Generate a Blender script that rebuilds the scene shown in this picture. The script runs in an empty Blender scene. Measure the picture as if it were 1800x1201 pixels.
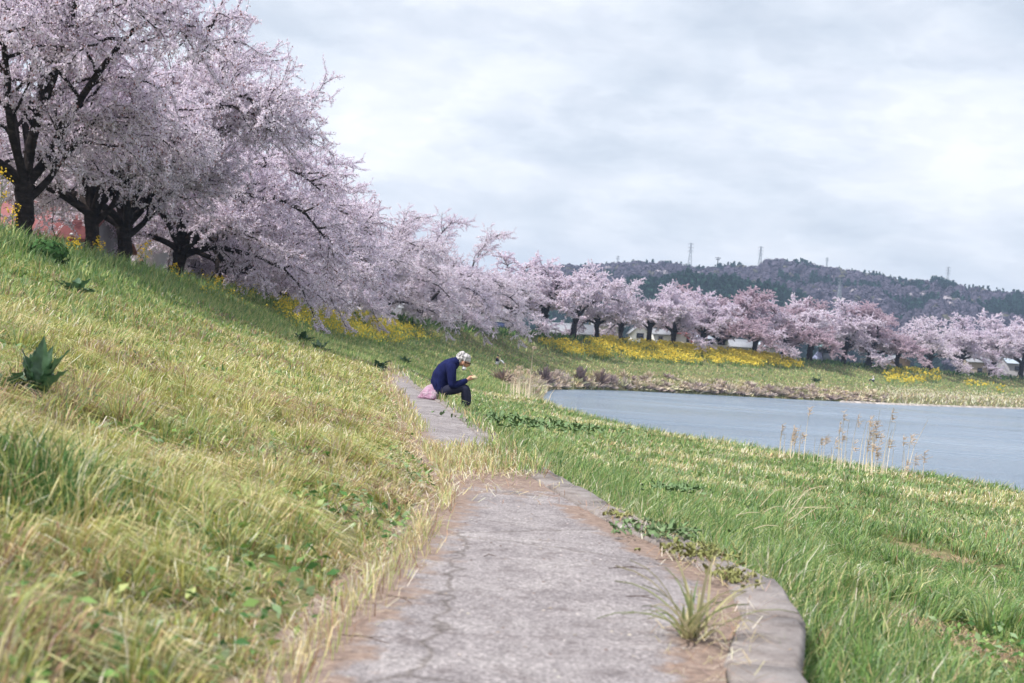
import bpy, math, random
import numpy as np
from mathutils import Vector, Matrix
from mathutils.bvhtree import BVHTree

random.seed(7)
RNG = np.random.default_rng(11)
SC = bpy.context.scene
COL = SC.collection

# ------------------------------------------------------------------ camera
CAM_H = 0.95
FPX, CX, CY = 2500.0, 900.0, 600.5          # photograph: 1800 x 1201, 50 mm on 36 mm
ROLL, PITCH = math.radians(4.0), math.radians(0.30)
Rv = Vector((math.cos(ROLL), 0, math.sin(ROLL)))
Fv = Vector((0, math.cos(PITCH), math.sin(PITCH)))
Rv = (Rv - Fv * Rv.dot(Fv)).normalized()
Uv = Rv.cross(Fv).normalized()
cam_data = bpy.data.cameras.new('camera')
cam = bpy.data.objects.new('camera', cam_data)
COL.objects.link(cam)
M = Matrix((Rv, Uv, -Fv)).transposed().to_4x4()
M.translation = Vector((0, 0, CAM_H))
cam.matrix_world = M
cam_data.lens = 50
cam_data.sensor_width = 36
cam_data.clip_end = 6000
cam_data.clip_start = 0.05
cam_data.dof.use_dof = True
cam_data.dof.focus_distance = 17.0
cam_data.dof.aperture_fstop = 4.0
SC.camera = cam

# ------------------------------------------------------------------ sky, sun, exposure
SUN_DIR = Vector((-0.62, -0.30, 1.0)).normalized()      # towards the sun
SUN_EL = math.asin(SUN_DIR.z)
SUN_AZ = math.atan2(SUN_DIR.x, SUN_DIR.y)
world = bpy.data.worlds.new('World')
SC.world = world
world.use_nodes = True
wn, wl = world.node_tree.nodes, world.node_tree.links
wn.clear()
w_out = wn.new('ShaderNodeOutputWorld')
w_bg = wn.new('ShaderNodeBackground')
w_bg.inputs['Strength'].default_value = 0.10
sky = wn.new('ShaderNodeTexSky')
sky.sky_type = 'NISHITA'
sky.sun_disc = False
sky.sun_elevation = SUN_EL
sky.sun_rotation = SUN_AZ
sky.air_density = 1.2
sky.dust_density = 2.0
w_tc = wn.new('ShaderNodeTexCoord')
w_sep = wn.new('ShaderNodeSeparateXYZ')
wl.new(w_tc.outputs['Generated'], w_sep.inputs[0])


def wmath(op, a, b=None, clamp=False):
    n = wn.new('ShaderNodeMath')
    n.operation = op
    n.use_clamp = clamp
    for k, v in enumerate((a, b)):
        if v is None:
            continue
        if isinstance(v, (int, float)):
            n.inputs[k].default_value = v
        else:
            wl.new(v, n.inputs[k])
    return n.outputs[0]


zc = wmath('MAXIMUM', w_sep.outputs[2], 0.0)
zz = wmath('ADD', zc, 0.34)
w_cmb = wn.new('ShaderNodeCombineXYZ')
wl.new(wmath('DIVIDE', w_sep.outputs[0], zz), w_cmb.inputs[0])
wl.new(wmath('DIVIDE', w_sep.outputs[1], zz), w_cmb.inputs[1])


def wnoise(scale, detail, rough, off, sx=1.0, dist=0.0):
    mp = wn.new('ShaderNodeMapping')
    mp.inputs['Location'].default_value = off
    mp.inputs['Scale'].default_value = (sx, 1.0, 1.0)
    wl.new(w_cmb.outputs[0], mp.inputs[0])
    n = wn.new('ShaderNodeTexNoise')
    n.inputs['Scale'].default_value = scale
    n.inputs['Detail'].default_value = detail
    n.inputs['Roughness'].default_value = rough
    n.inputs['Distortion'].default_value = dist
    wl.new(mp.outputs[0], n.inputs['Vector'])
    return n.outputs['Fac']


def wramp(fac, stops):
    r = wn.new('ShaderNodeValToRGB')
    wl.new(fac, r.inputs[0])
    els = r.color_ramp.elements
    while len(els) < len(stops):
        els.new(0.5)
    for e, (p, c) in zip(els, stops):
        e.position = p
        e.color = (*c, 1)
    r.color_ramp.interpolation = 'B_SPLINE'
    return r.outputs[0]


def wmix(fac, a, b):
    m = wn.new('ShaderNodeMixRGB')
    if isinstance(fac, (int, float)):
        m.inputs[0].default_value = fac
    else:
        wl.new(fac, m.inputs[0])
    for k, v in ((1, a), (2, b)):
        if isinstance(v, tuple):
            m.inputs[k].default_value = (*v, 1)
        else:
            wl.new(v, m.inputs[k])
    return m.outputs[0]


# radiances are ten times the picture values because the background strength is 0.10
n_big = wnoise(2.6, 5, 0.5, (2.3, 0.6, 0), 0.75, 0.2)
n_fine = wnoise(6.2, 8, 0.52, (6.3, 2.4, 0), 0.9, 0.25)
n_mix = wmath('ADD', wmath('MULTIPLY', n_big, 0.58), wmath('MULTIPLY', n_fine, 0.42))
n_puff = wnoise(10.0, 9, 0.55, (1.3, 4.4, 0), 0.9, 0.2)
cloud = wramp(n_mix, [(0.37, (0.57, 0.625, 0.705)), (0.46, (0.72, 0.76, 0.825)), (0.53, (0.82, 0.845, 0.90)), (0.63, (0.97, 0.97, 1.0))])
w_sc = wn.new('ShaderNodeVectorMath')
w_sc.operation = 'SCALE'
w_sc.inputs['Scale'].default_value = 11.8
puff = wramp(n_puff, [(0.46, (0.93, 0.935, 0.945)), (0.54, (1.0, 1.0, 1.0)), (0.62, (1.08, 1.07, 1.05))])
pm = wn.new('ShaderNodeVectorMath')
pm.operation = 'MULTIPLY'
wl.new(cloud, pm.inputs[0])
wl.new(puff, pm.inputs[1])
cloud = pm.outputs[0]
wl.new(cloud, w_sc.inputs[0])
cloud = w_sc.outputs[0]
cover = wramp(wnoise(0.75, 5, 0.5, (8.4, 3.3, 0), 0.6), [(0.30, (0.62,) * 3), (0.52, (0.95,) * 3)])
skyc = wmix(cover, sky.outputs[0], cloud)
hz = wmath('POWER', wmath('SUBTRACT', 1.0, zc), 14.0)
skyc = wmix(wmath('MULTIPLY', hz, 0.75), skyc, (7.4, 8.1, 8.9))
below = wmath('LESS_THAN', w_sep.outputs[2], -0.02)
skyc = wmix(below, skyc, (2.2, 2.3, 2.0))
wl.new(skyc, w_bg.inputs['Color'])
wl.new(w_bg.outputs[0], w_out.inputs[0])

sun_data = bpy.data.lights.new('sun', 'SUN')
sun_data.energy = 4.8
sun_data.angle = math.radians(0.8)
sun_data.color = (1.0, 0.95, 0.88)
sun = bpy.data.objects.new('sun', sun_data)
COL.objects.link(sun)
sun.rotation_euler = SUN_DIR.to_track_quat('Z', 'Y').to_euler()

SC.view_settings.view_transform = 'Standard'
SC.view_settings.look = 'None'
SC.view_settings.gamma = 1
SC.view_settings.use_curve_mapping = False
SC.view_settings.exposure = 0.22
SC.cycles.max_bounces = 6
SC.cycles.diffuse_bounces = 3
SC.cycles.glossy_bounces = 2
SC.cycles.transmission_bounces = 4
SC.cycles.transparent_max_bounces = 6


# ------------------------------------------------------------------ helpers: tags, meshes, materials
def tag(o, label=None, cat=None, group=None, kind=None):
    if label:
        o['label'] = label
    if cat:
        o['category'] = cat
    if group:
        o['group'] = group
    if kind:
        o['kind'] = kind
    return o


def empty(name, loc=(0, 0, 0), rz=0.0):
    o = bpy.data.objects.new(name, None)
    o.empty_display_size = 0.2
    COL.objects.link(o)
    o.location = loc
    o.rotation_euler = (0, 0, rz)
    return o


def mesh_obj(name, V, F, mat, parent=None, col=None, smooth=False):
    """V (n,3); F list of index arrays with 3 or 4 columns (or a list of tuples)."""
    V = np.asarray(V, dtype=np.float32)
    me = bpy.data.meshes.new(name)
    if not isinstance(F, list) or (F and not isinstance(F[0], np.ndarray)):
        groups = {}
        for f in F:
            groups.setdefault(len(f), []).append(f)
        F = [np.array(g, dtype=np.int32) for g in groups.values()]
    F = [np.asarray(f, dtype=np.int32) for f in F if len(f)]
    nl = sum(f.size for f in F)
    npoly = sum(len(f) for f in F)
    me.vertices.add(len(V))
    me.vertices.foreach_set('co', V.ravel())
    me.loops.add(nl)
    me.loops.foreach_set('vertex_index', np.concatenate([f.ravel() for f in F]))
    me.polygons.add(npoly)
    starts, k = [], 0
    for f in F:
        starts.append(k + np.arange(len(f)) * f.shape[1])
        k += f.size
    me.polygons.foreach_set('loop_start', np.concatenate(starts).astype(np.int32))
    if smooth:
        me.polygons.foreach_set('use_smooth', np.ones(npoly, dtype=bool))
    me.update(calc_edges=True)
    if col is not None:
        col = np.asarray(col, dtype=np.float32)
        a = me.color_attributes.new('Col', 'FLOAT_COLOR', 'POINT')
        rgba = np.ones((len(V), 4), dtype=np.float32)
        rgba[:, :col.shape[1]] = col
        a.data.foreach_set('color', rgba.ravel())
    if mat:
        me.materials.append(mat)
    o = bpy.data.objects.new(name, me)
    COL.objects.link(o)
    if parent:
        o.parent = parent
    return o


class MB:
    """collects simple solids, then links them as one mesh object"""
    def __init__(self):
        self.v, self.f = [], []

    def box(self, c, s, rz=0.0, taper=1.0):
        n = len(self.v)
        cx, cy, cz = c
        hx, hy, hz_ = s[0] / 2, s[1] / 2, s[2] / 2
        ca, sa = math.cos(rz), math.sin(rz)
        for dz, t in ((-hz_, 1.0), (hz_, taper)):
            for dx, dy in ((-hx, -hy), (hx, -hy), (hx, hy), (-hx, hy)):
                x, y = dx * t, dy * t
                self.v.append((cx + x * ca - y * sa, cy + x * sa + y * ca, cz + dz))
        for q in ((0, 3, 2, 1), (4, 5, 6, 7), (0, 1, 5, 4), (1, 2, 6, 5), (2, 3, 7, 6), (3, 0, 4, 7)):
            self.f.append(tuple(n + i for i in q))
        return self

    def tube(self, pts, radii, k=6, cap=True):
        pts = [Vector(p) for p in pts]
        if isinstance(radii, (int, float)):
            radii = [radii] * len(pts)
        n0 = len(self.v)
        for i, p in enumerate(pts):
            t = (pts[min(i + 1, len(pts) - 1)] - pts[max(i - 1, 0)])
            if t.length < 1e-9:
                t = Vector((0, 0, 1))
            t.normalize()
            ref = Vector((0, 0, 1)) if abs(t.z) < 0.9 else Vector((1, 0, 0))
            a = t.cross(ref).normalized()
            b = t.cross(a)
            for j in range(k):
                th = 2 * math.pi * j / k
                q = p + (a * math.cos(th) + b * math.sin(th)) * radii[i]
                self.v.append((q.x, q.y, q.z))
        for i in range(len(pts) - 1):
            for j in range(k):
                j2 = (j + 1) % k
                self.f.append((n0 + i * k + j, n0 + i * k + j2, n0 + (i + 1) * k + j2, n0 + (i + 1) * k + j))
        if cap:
            self.f.append(tuple(n0 + j for j in range(k)))
            self.f.append(tuple(n0 + (len(pts) - 1) * k + j for j in reversed(range(k))))
        return self

    def poly(self, pts, faces):
        n = len(self.v)
        self.v += [tuple(p) for p in pts]
        self.f += [tuple(n + i for i in q) for q in faces]
        return self

    def ellipsoid(self, c, r, rings=8, segs=12, pitch=0.0, bump=0.0, zmin=-1.0, seed=0):
        rr = random.Random(seed)
        n = len(self.v)
        cp, sp = math.cos(pitch), math.sin(pitch)
        for i in range(rings + 1):
            ph = -math.pi / 2 + math.pi * i / rings
            for j in range(segs):
                th = 2 * math.pi * j / segs
                k = 1 + bump * (rr.random() - 0.5)
                x, y, z = r[0] * math.cos(ph) * math.cos(th) * k, r[1] * math.cos(ph) * math.sin(th) * k, r[2] * max(zmin, math.sin(ph)) * k
                self.v.append((c[0] + x * cp + z * sp, c[1] + y, c[2] - x * sp + z * cp))
        for i in range(rings):
            for j in range(segs):
                j2 = (j + 1) % segs
                self.f.append((n + i * segs + j, n + i * segs + j2, n + (i + 1) * segs + j2, n + (i + 1) * segs + j))
        return self

    def build(self, name, mat, parent=None, smooth=False):
        return mesh_obj(name, self.v, self.f, mat, parent, smooth=smooth)


def new_mat(name):
    m = bpy.data.materials.new(name)
    m.use_nodes = True
    nt = m.node_tree
    nt.nodes.clear()
    out = nt.nodes.new('ShaderNodeOutputMaterial')
    return m, nt, out


def n_noise(nt, scale, detail=4, rough=0.55, vec=None, kind='Object', stretch=None):
    tc = nt.nodes.new('ShaderNodeTexCoord')
    mp = nt.nodes.new('ShaderNodeMapping')
    if stretch:
        mp.inputs['Scale'].default_value = stretch
    nt.links.new(tc.outputs[kind], mp.inputs[0])
    n = nt.nodes.new('ShaderNodeTexNoise')
    n.inputs['Scale'].default_value = scale
    n.inputs['Detail'].default_value = detail
    n.inputs['Roughness'].default_value = rough
    nt.links.new(mp.outputs[0], n.inputs['Vector'])
    return n.outputs['Fac']


def n_ramp(nt, fac, stops, interp='LINEAR'):
    r = nt.nodes.new('ShaderNodeValToRGB')
    nt.links.new(fac, r.inputs[0])
    els = r.color_ramp.elements
    while len(els) < len(stops):
        els.new(0.5)
    for e, (p, c) in zip(els, stops):
        e.position = p
        e.color = (*c, 1)
    r.color_ramp.interpolation = interp
    return r.outputs[0]


def n_mix(nt, fac, a, b, mode='MIX'):
    m = nt.nodes.new('ShaderNodeMixRGB')
    m.blend_type = mode
    for k, v in ((0, fac), (1, a), (2, b)):
        if isinstance(v, (int, float)):
            m.inputs[k].default_value = v
        elif isinstance(v, tuple):
            m.inputs[k].default_value = (*v, 1)
        else:
            nt.links.new(v, m.inputs[k])
    return m.outputs[0]


def n_bump(nt, fac, strength=0.3, dist=0.02):
    b = nt.nodes.new('ShaderNodeBump')
    b.inputs['Strength'].default_value = strength
    b.inputs['Distance'].default_value = dist
    nt.links.new(fac, b.inputs['Height'])
    return b.outputs[0]


def n_principled(nt, out, color, rough=0.8, normal=None, spec=0.3):
    p = nt.nodes.new('ShaderNodeBsdfPrincipled')
    p.inputs['Roughness'].default_value = rough
    p.inputs['Specular IOR Level'].default_value = spec
    if isinstance(color, tuple):
        p.inputs['Base Color'].default_value = (*color, 1)
    else:
        nt.links.new(color, p.inputs['Base Color'])
    if normal:
        nt.links.new(normal, p.inputs['Normal'])
    nt.links.new(p.outputs[0], out.inputs[0])
    return p


def plain(name, c, rough=0.8, var=0.18, scale=6.0, bump=0.0, spec=0.3):
    """a painted or natural surface: base colour with mottling and a little relief"""
    m, nt, out = new_mat(name)
    f = n_noise(nt, scale, 5, 0.6)
    lo = tuple(max(0, x * (1 - var)) for x in c)
    hi = tuple(min(1, x * (1 + var)) for x in c)
    col = n_ramp(nt, f, [(0.3, lo), (0.7, hi)])
    nrm = n_bump(nt, n_noise(nt, scale * 5, 4, 0.6), bump, 0.02) if bump else None
    n_principled(nt, out, col, rough, nrm, spec)
    return m


def leafy(name, transl=0.35, tint=None, hue_random=0.0, tcol=(1.0, 1.0, 1.0)):
    """thin plant matter: colour from the Col attribute, part of the light passes through"""
    m, nt, out = new_mat(name)
    at = nt.nodes.new('ShaderNodeAttribute')
    at.attribute_name = 'Col'
    c = at.outputs['Color']
    if tint:
        c = n_mix(nt, 1.0, c, tint, 'MULTIPLY')
    if hue_random:
        oi = nt.nodes.new('ShaderNodeObjectInfo')
        r = n_ramp(nt, oi.outputs['Random'], [(0.0, (1 - hue_random, 1 - hue_random * 1.3, 1 - hue_random * 0.7)), (1.0, (1, 1, 1))])
        c = n_mix(nt, 1.0, c, r, 'MULTIPLY')
    d = nt.nodes.new('ShaderNodeBsdfDiffuse')
    t = nt.nodes.new('ShaderNodeBsdfTranslucent')
    nt.links.new(c, d.inputs[0])
    ct = n_mix(nt, 1.0, c, tcol, 'MULTIPLY')
    nt.links.new(ct, t.inputs[0])
    mx = nt.nodes.new('ShaderNodeMixShader')
    mx.inputs[0].default_value = transl
    nt.links.new(d.outputs[0], mx.inputs[1])
    nt.links.new(t.outputs[0], mx.inputs[2])
    nt.links.new(mx.outputs[0], out.inputs[0])
    return m


def vnoise(x, y, seed=0):
    x = np.asarray(x, dtype=np.float64)
    y = np.asarray(y, dtype=np.float64)
    xi, yi = np.floor(x).astype(np.int64), np.floor(y).astype(np.int64)
    xf, yf = x - xi, y - yi

    def h(a, b):
        n = (a * 374761393 + b * 668265263 + seed * 1442695041) & 0xffffffff
        n = ((n ^ (n >> 13)) * 1274126177) & 0xffffffff
        return ((n ^ (n >> 16)) & 0xffff) / 65535.0
    u, v = xf * xf * (3 - 2 * xf), yf * yf * (3 - 2 * yf)
    return (h(xi, yi) * (1 - u) + h(xi + 1, yi) * u) * (1 - v) + (h(xi, yi + 1) * (1 - u) + h(xi + 1, yi + 1) * u) * v


def fbm(x, y, seed=0, o=3):
    s, a, t = 0, 1.0, 0
    for k in range(o):
        s = s + a * vnoise(x * 2 ** k, y * 2 ** k, seed + k * 17)
        t += a
        a *= 0.5
    return s / t


def smooth(x, a, b):
    t = np.clip((np.asarray(x, dtype=float) - a) / (b - a), 0, 1)
    return t * t * (3 - 2 * t)


def ray(px, py):
    return (Fv + Rv * ((px - CX) / FPX) + Uv * (-(py - CY) / FPX))


def at(px, py, Y):
    """the point at depth Y (metres ahead) that the photograph shows at pixel px, py"""
    d = ray(px, py)
    return Vector((0, 0, CAM_H)) + d * (Y / d.y)


RvN, UvN, FvN = np.array(Rv), np.array(Uv), np.array(Fv)


def project(P):
    Q = np.asarray(P, dtype=float) - np.array([0, 0, CAM_H])
    dz = Q @ FvN
    dzs = np.where(dz > 0.05, dz, 0.05)
    return CX + FPX * (Q @ RvN) / dzs, CY - FPX * (Q @ UvN) / dzs, dz


# ------------------------------------------------------------------ terrain: levee, path bench, terrace, river bank
# each row crosses the bank; columns: crest, path left, path right, brow, waterline
ROWS = [  # Y   crestX crestZ  pathL  pathR  browX browZ waterX
    (-14, -12.5, 3.2, -0.95, 0.45, 16.0, -1.2, 23.0),
    (-5, -12.7, 3.2, -0.8, 0.6, 16.0, -1.2, 23.0),
    (0, -13.0, 3.2, -0.62, 0.74, 16.0, -1.2, 23.0),
    (2.8, -13.2, 3.2, -0.66, 0.86, 16.0, -1.2, 23.0),
    (4.4, -13.3, 3.2, -0.58, 0.97, 15.8, -1.2, 22.7),
    (5.65, -13.4, 3.2, -0.51, 1.245, 15.6, -1.2, 22.4),
    (5.9, -13.4, 3.2, -0.50, 1.295, 15.6, -1.2, 22.4),
    (6.15, -13.4, 3.2, -0.48, 1.27, 15.6, -1.2, 22.4),
    (7.3, -13.5, 3.2, -0.43, 1.07, 15.4, -1.2, 22.0),
    (9.2, -13.6, 3.2, -0.38, 0.68, 15.0, -1.2, 21.5),
    (12.5, -13.7, 3.2, -0.72, 0.25, 14.4, -1.2, 21.0),
    (17, -13.9, 3.2, -1.25, -0.22, 13.3, -1.2, 20.0),
    (24, -14.2, 3.2, -1.90, -0.98, 11.0, -1.2, 17.0),
    (30, -14.5, 3.2, -2.55, -1.75, 9.2, -1.2, 14.5),
    (36, -14.8, 3.2, -3.1, -2.35, 6.6, -1.2, 11.0),
    (43, -15.0, 3.2, -3.75, -3.05, 3.9, -1.2, 7.6),
    (50, -15.3, 3.2, -4.4, -3.8, 2.2, -1.2, 5.2),
    (60, -15.6, 3.12, -5.3, -4.8, 1.2, -1.25, 3.3),
    (75, -16.0, 3.2, -6.4, -5.9, 0.6, -1.5, 2.5),
    (90, -16.0, 3.3, -6.9, -6.4, 0.2, -1.7, 2.2),
    (105, -15.7, 3.35, -6.9, -6.4, 0.2, -1.8, 2.3),
    (125, -13.8, 3.25, -5.5, -5.0, 0.6, -1.8, 3.0),
    (141, -11.3, 3.2, -3.6, -3.1, 1.2, -1.8, 3.7),
]
stations = []          # (list of 11 xyz columns)
for (Y, cx, cz, pl, pr, bx, bz, wx) in ROWS:
    pz = 0.0
    drop = 0.26 if Y < 60 else 0.15
    stations.append([(-1500, Y * 1.0 - 300 if Y < 60 else Y * 6, 1.4), (cx - 200, Y, 1.4), (cx - 45, Y, 1.6), (cx - 12, Y, cz - 0.7), (cx - 4, Y, cz),
                     (cx, Y, cz - 0.05), (pl, Y, pz), (pr, Y, pz), (pr + 0.05, Y, pz - drop), (bx, Y, bz), (wx, Y, -3.17), (wx + 8, Y, -5.0)])
for (c, cz, w) in [((-7.5, 156), 3.15, (4.6, 154)), ((0.5, 181), 3.05, (15.0, 173.5)), ((20, 208), 2.9, (39.6, 192)), ((40, 232), 2.5, (61, 212)),
                   ((72, 266), 2.35, (95, 254)), ((102, 297), 2.3, (124, 284)), ((170, 355), 2.3, (190, 340)), ((300, 430), 2.3, (315, 410)), ((700, 600), 2.3, (715, 580))]:
    c2, w2 = np.array(c, float), np.array(w, float)
    d = (c2 - w2) / np.linalg.norm(c2 - w2)

    def pt(f, z):
        q = w2 + (c2 - w2) * f
        return (q[0], q[1], z)

    def bk(m, z):
        q = c2 + d * m
        return (q[0], q[1], z)
    stations.append([bk(1900, 1.4), bk(200, 1.4), bk(45, 1.4), bk(12, cz - 0.7), bk(4, cz), pt(1, cz - 0.05), pt(0.52, 0.0), pt(0.49, -0.05), pt(0.48, -0.1), pt(0.15, -1.75), pt(0, -3.17), pt(-0.5, -5.0)])
S = np.array(stations)                     # rows x 12 x 3
SEGN = [2, 3, 4, 5, 4, 40, 10, 1, 44, 12, 2]   # subdivisions between the columns
ROWN = []
for i in range(len(S) - 1):
    Lseg = abs(S[i + 1, 6, 1] - S[i, 6, 1])
    mid = 0.5 * (S[i + 1, 6, 1] + S[i, 6, 1])
    ROWN.append(int(max(4, min(16, Lseg / max(0.25, abs(mid) * 0.05)))))


def catmull(Pm, i, t):
    p0, p1, p2, p3 = Pm[max(i - 1, 0)], Pm[i], Pm[i + 1], Pm[min(i + 2, len(Pm) - 1)]
    m1, m2 = (p2 - p0) * 0.5, (p3 - p1) * 0.5
    # the rows are unevenly spaced: limit the tangents by the segment itself
    seg = p2 - p1
    lim = np.abs(seg) * 1.6 + 1e-6
    m1, m2 = np.clip(m1, -lim, lim), np.clip(m2, -lim, lim)
    t2, t3 = t * t, t * t * t
    return p1 * (2 * t3 - 3 * t2 + 1) + m1 * (t3 - 2 * t2 + t) + p2 * (-2 * t3 + 3 * t2) + m2 * (t3 - t2)


fine_rows = []
for i in range(len(S) - 1):
    for k in range(ROWN[i]):
        fine_rows.append(catmull(S, i, k / ROWN[i]))
fine_rows.append(S[-1])
FR = np.array(fine_rows)                   # n x 12 x 3
cols_p, seg_id, seg_f = [], [], []
for j, n in enumerate(SEGN):
    for k in range(n + (1 if j == len(SEGN) - 1 else 0)):
        t = k / n
        p = FR[:, j] * (1 - t) + FR[:, j + 1] * t
        p = p.copy()
        if j == 5:      # levee face: slightly hollow towards the path
            p[:, 2] -= 0.35 * math.sin(math.pi * t) * smooth(t, 0.2, 0.9) * smooth(p[:, 1], -20, 5)
        if j == 8:      # terrace: first a little bank down from the kerb
            p[:, 2] -= 0.22 * smooth(t, 0.0, 0.22) * (1 - smooth(t, 0.5, 1.0)) * (1 - smooth(p[:, 1], 60, 90))
        if j == 7 and k == 0:
            p[:, 0] -= 0.17 * (1 - smooth(p[:, 1], 60, 75))
        if j == 8 and k == 0:
            p[:, 0] -= 0.15 * (1 - smooth(p[:, 1], 60, 75))
        if j == 9:
            p[:, 2] += 0.35 * math.sin(math.pi * t)
        cols_p.append(p)
        seg_id.append(j)
        seg_f.append(t)
G = np.stack(cols_p, axis=1)               # rows x cols x 3
seg_id, seg_f = np.array(seg_id), np.array(seg_f)
NR, NC = G.shape[:2]
bumpy = np.isin(seg_id, [4, 5, 8, 9])[None, :] * np.ones((NR, 1))
amp = 0.05 + 0.10 * smooth(G[:, :, 1], 25, 140)
relief = (fbm(G[:, :, 0] * 0.9, G[:, :, 1] * 0.9, 3) - 0.5) * 2 * amp + (fbm(G[:, :, 0] * 0.23, G[:, :, 1] * 0.23, 9) - 0.5) * 0.3
edge_fade = np.ones(NC)
for c in range(NC):
    if seg_id[c] == 5:
        edge_fade[c] = min(1, (1 - seg_f[c]) * 8)
    if seg_id[c] == 8:
        edge_fade[c] = min(1, seg_f[c] * 8 + 0.1)
    if seg_id[c] == 9:
        edge_fade[c] = 1 - seg_f[c] * 0.8
G[:, :, 2] += bumpy * relief * edge_fade[None, :]
on_path = np.isin(seg_id, [6])
G[:, on_path, 2] -= 0.05


def grid_faces(nr, nc):
    idx = np.arange(nr * nc).reshape(nr, nc)
    return np.stack([idx[:-1, :-1], idx[:-1, 1:], idx[1:, 1:], idx[1:, :-1]], axis=-1).reshape(-1, 4)


m_soil, nt, out = new_mat('soil_under_grass')
f1 = n_noise(nt, 1.3, 6, 0.65)
f2 = n_noise(nt, 9.0, 5, 0.7)
c1 = n_ramp(nt, f1, [(0.30, (0.10, 0.13, 0.045)), (0.48, (0.16, 0.17, 0.07)), (0.62, (0.25, 0.21, 0.12)), (0.78, (0.27, 0.20, 0.14))])
c2 = n_ramp(nt, f2, [(0.3, (0.6, 0.6, 0.6)), (0.7, (1.15, 1.15, 1.1))])
n_principled(nt, out, n_mix(nt, 1.0, c1, c2, 'MULTIPLY'), 0.95, n_bump(nt, f2, 0.6, 0.05), 0.1)
TF = grid_faces(NR, NC)
ground = mesh_obj('ground', G.reshape(-1, 3), [TF], m_soil, smooth=True)
tag(ground, 'grassy river levee with its bench, terrace and the flat land behind', 'ground', kind='structure')
bvh = BVHTree.FromPolygons([tuple(v) for v in G.reshape(-1, 3)], [tuple(f) for f in TF])


def ground_z(x, y):
    h = bvh.ray_cast(Vector((x, y, 60)), Vector((0, 0, -1)))
    return h[0].z if h[0] else 0.0


def hit(px, py):
    h = bvh.ray_cast(Vector((0, 0, CAM_H)), ray(px, py).normalized())
    return h[0] if h[0] else at(px, py, 150)


def on_ground(x, y, dz=0.0):
    return Vector((x, y, ground_z(x, y) + dz))


# crest line helper: where along the levee crest the photograph shows column px
crest = FR[:, 5]
cpx, cpy, cdz = project(crest)


def crest_at(px, back=2.0):
    ok = cdz > 8
    xs, pts = cpx[ok], crest[ok]
    nrm = (FR[ok][:, 4] - FR[ok][:, 5])
    k = np.argsort(xs)
    p = np.array([np.interp(px, xs[k], pts[k, a]) for a in range(3)])
    n = np.array([np.interp(px, xs[k], nrm[k, a]) for a in range(3)])
    n[2] = 0
    n /= np.linalg.norm(n)
    q = p + n * back
    return on_ground(q[0], q[1], 0), math.atan2(-n[1], -n[0])


# ------------------------------------------------------------------ river
m_water, nt, out = new_mat('river_water')
wv = n_noise(nt, 1.3, 7, 0.68, stretch=(0.35, 1.0, 1.0))
wv2 = n_noise(nt, 5.0, 3, 0.6, stretch=(0.6, 1.0, 1.0))
wsum = n_mix(nt, 0.4, wv, wv2)
big = n_noise(nt, 0.06, 3, 0.5, stretch=(0.4, 1.0, 1.0))
wc = n_ramp(nt, big, [(0.35, (0.17, 0.24, 0.33)), (0.65, (0.23, 0.30, 0.39))])
p = n_principled(nt, out, wc, 0.22, n_bump(nt, wsum, 1.0, 0.8), 0.4)
gust = n_noise(nt, 0.10, 6, 0.65, stretch=(0.22, 1.0, 1.0))
rg = n_ramp(nt, gust, [(0.36, (0.13,) * 3), (0.64, (0.30,) * 3)])
nt.links.new(rg, p.inputs['Roughness'])
river = mesh_obj('river', [(-3, -30, -3.15), (900, -30, -3.15), (900, 760, -3.15), (-3, 760, -3.15)], [np.array([[0, 1, 2, 3]])], m_water)
tag(river, 'pale blue rippled river curving away to the right', 'river', kind='structure')

# ------------------------------------------------------------------ path and kerb
m_path, nt, out = new_mat('worn_concrete')
at_n = nt.nodes.new('ShaderNodeAttribute')
at_n.attribute_name = 'Col'
fa = n_noise(nt, 2.2, 6, 0.6)
fb = n_noise(nt, 70.0, 3, 0.7)
vor = nt.nodes.new('ShaderNodeTexVoronoi')
vor.inputs['Scale'].default_value = 95.0
tc = nt.nodes.new('ShaderNodeTexCoord')
nt.links.new(tc.outputs['Object'], vor.inputs['Vector'])
base = n_ramp(nt, fa, [(0.30, (0.185, 0.170, 0.178)), (0.5, (0.245, 0.228, 0.236)), (0.7, (0.30, 0.283, 0.288))])
speck = n_ramp(nt, fb, [(0.28, (0.55, 0.53, 0.53)), (0.5, (1, 1, 1)), (0.72, (1.35, 1.33, 1.3))])
stone = n_ramp(nt, vor.outputs['Color'], [(0.1, (0.62, 0.60, 0.60)), (0.6, (1.05, 1.04, 1.04)), (0.9, (1.5, 1.48, 1.46))])
base = n_mix(nt, 1.0, base, speck, 'MULTIPLY')
base = n_mix(nt, 0.85, base, n_mix(nt, 1.0, base, stone, 'MULTIPLY'))
fstain = n_noise(nt, 6.5, 6, 0.7)
base = n_mix(nt, 1.0, base, n_ramp(nt, fstain, [(0.30, (0.62, 0.58, 0.57)), (0.48, (1, 1, 1)), (0.75, (1.15, 1.15, 1.14))]), 'MULTIPLY')
crk = nt.nodes.new('ShaderNodeTexVoronoi')
crk.feature = 'DISTANCE_TO_EDGE'
crk.inputs['Scale'].default_value = 0.42
wob = nt.nodes.new('ShaderNodeTexNoise')
wob.inputs['Scale'].default_value = 5.0
wob.inputs['Detail'].default_value = 5.0
nt.links.new(tc.outputs['Object'], wob.inputs['Vector'])
wadd = nt.nodes.new('ShaderNodeVectorMath')
wadd.operation = 'MULTIPLY_ADD'
nt.links.new(wob.outputs['Color'], wadd.inputs[0])
wadd.inputs[1].default_value = (0.22, 0.22, 0.22)
nt.links.new(tc.outputs['Object'], wadd.inputs[2])
nt.links.new(wadd.outputs[0], crk.inputs['Vector'])
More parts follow.
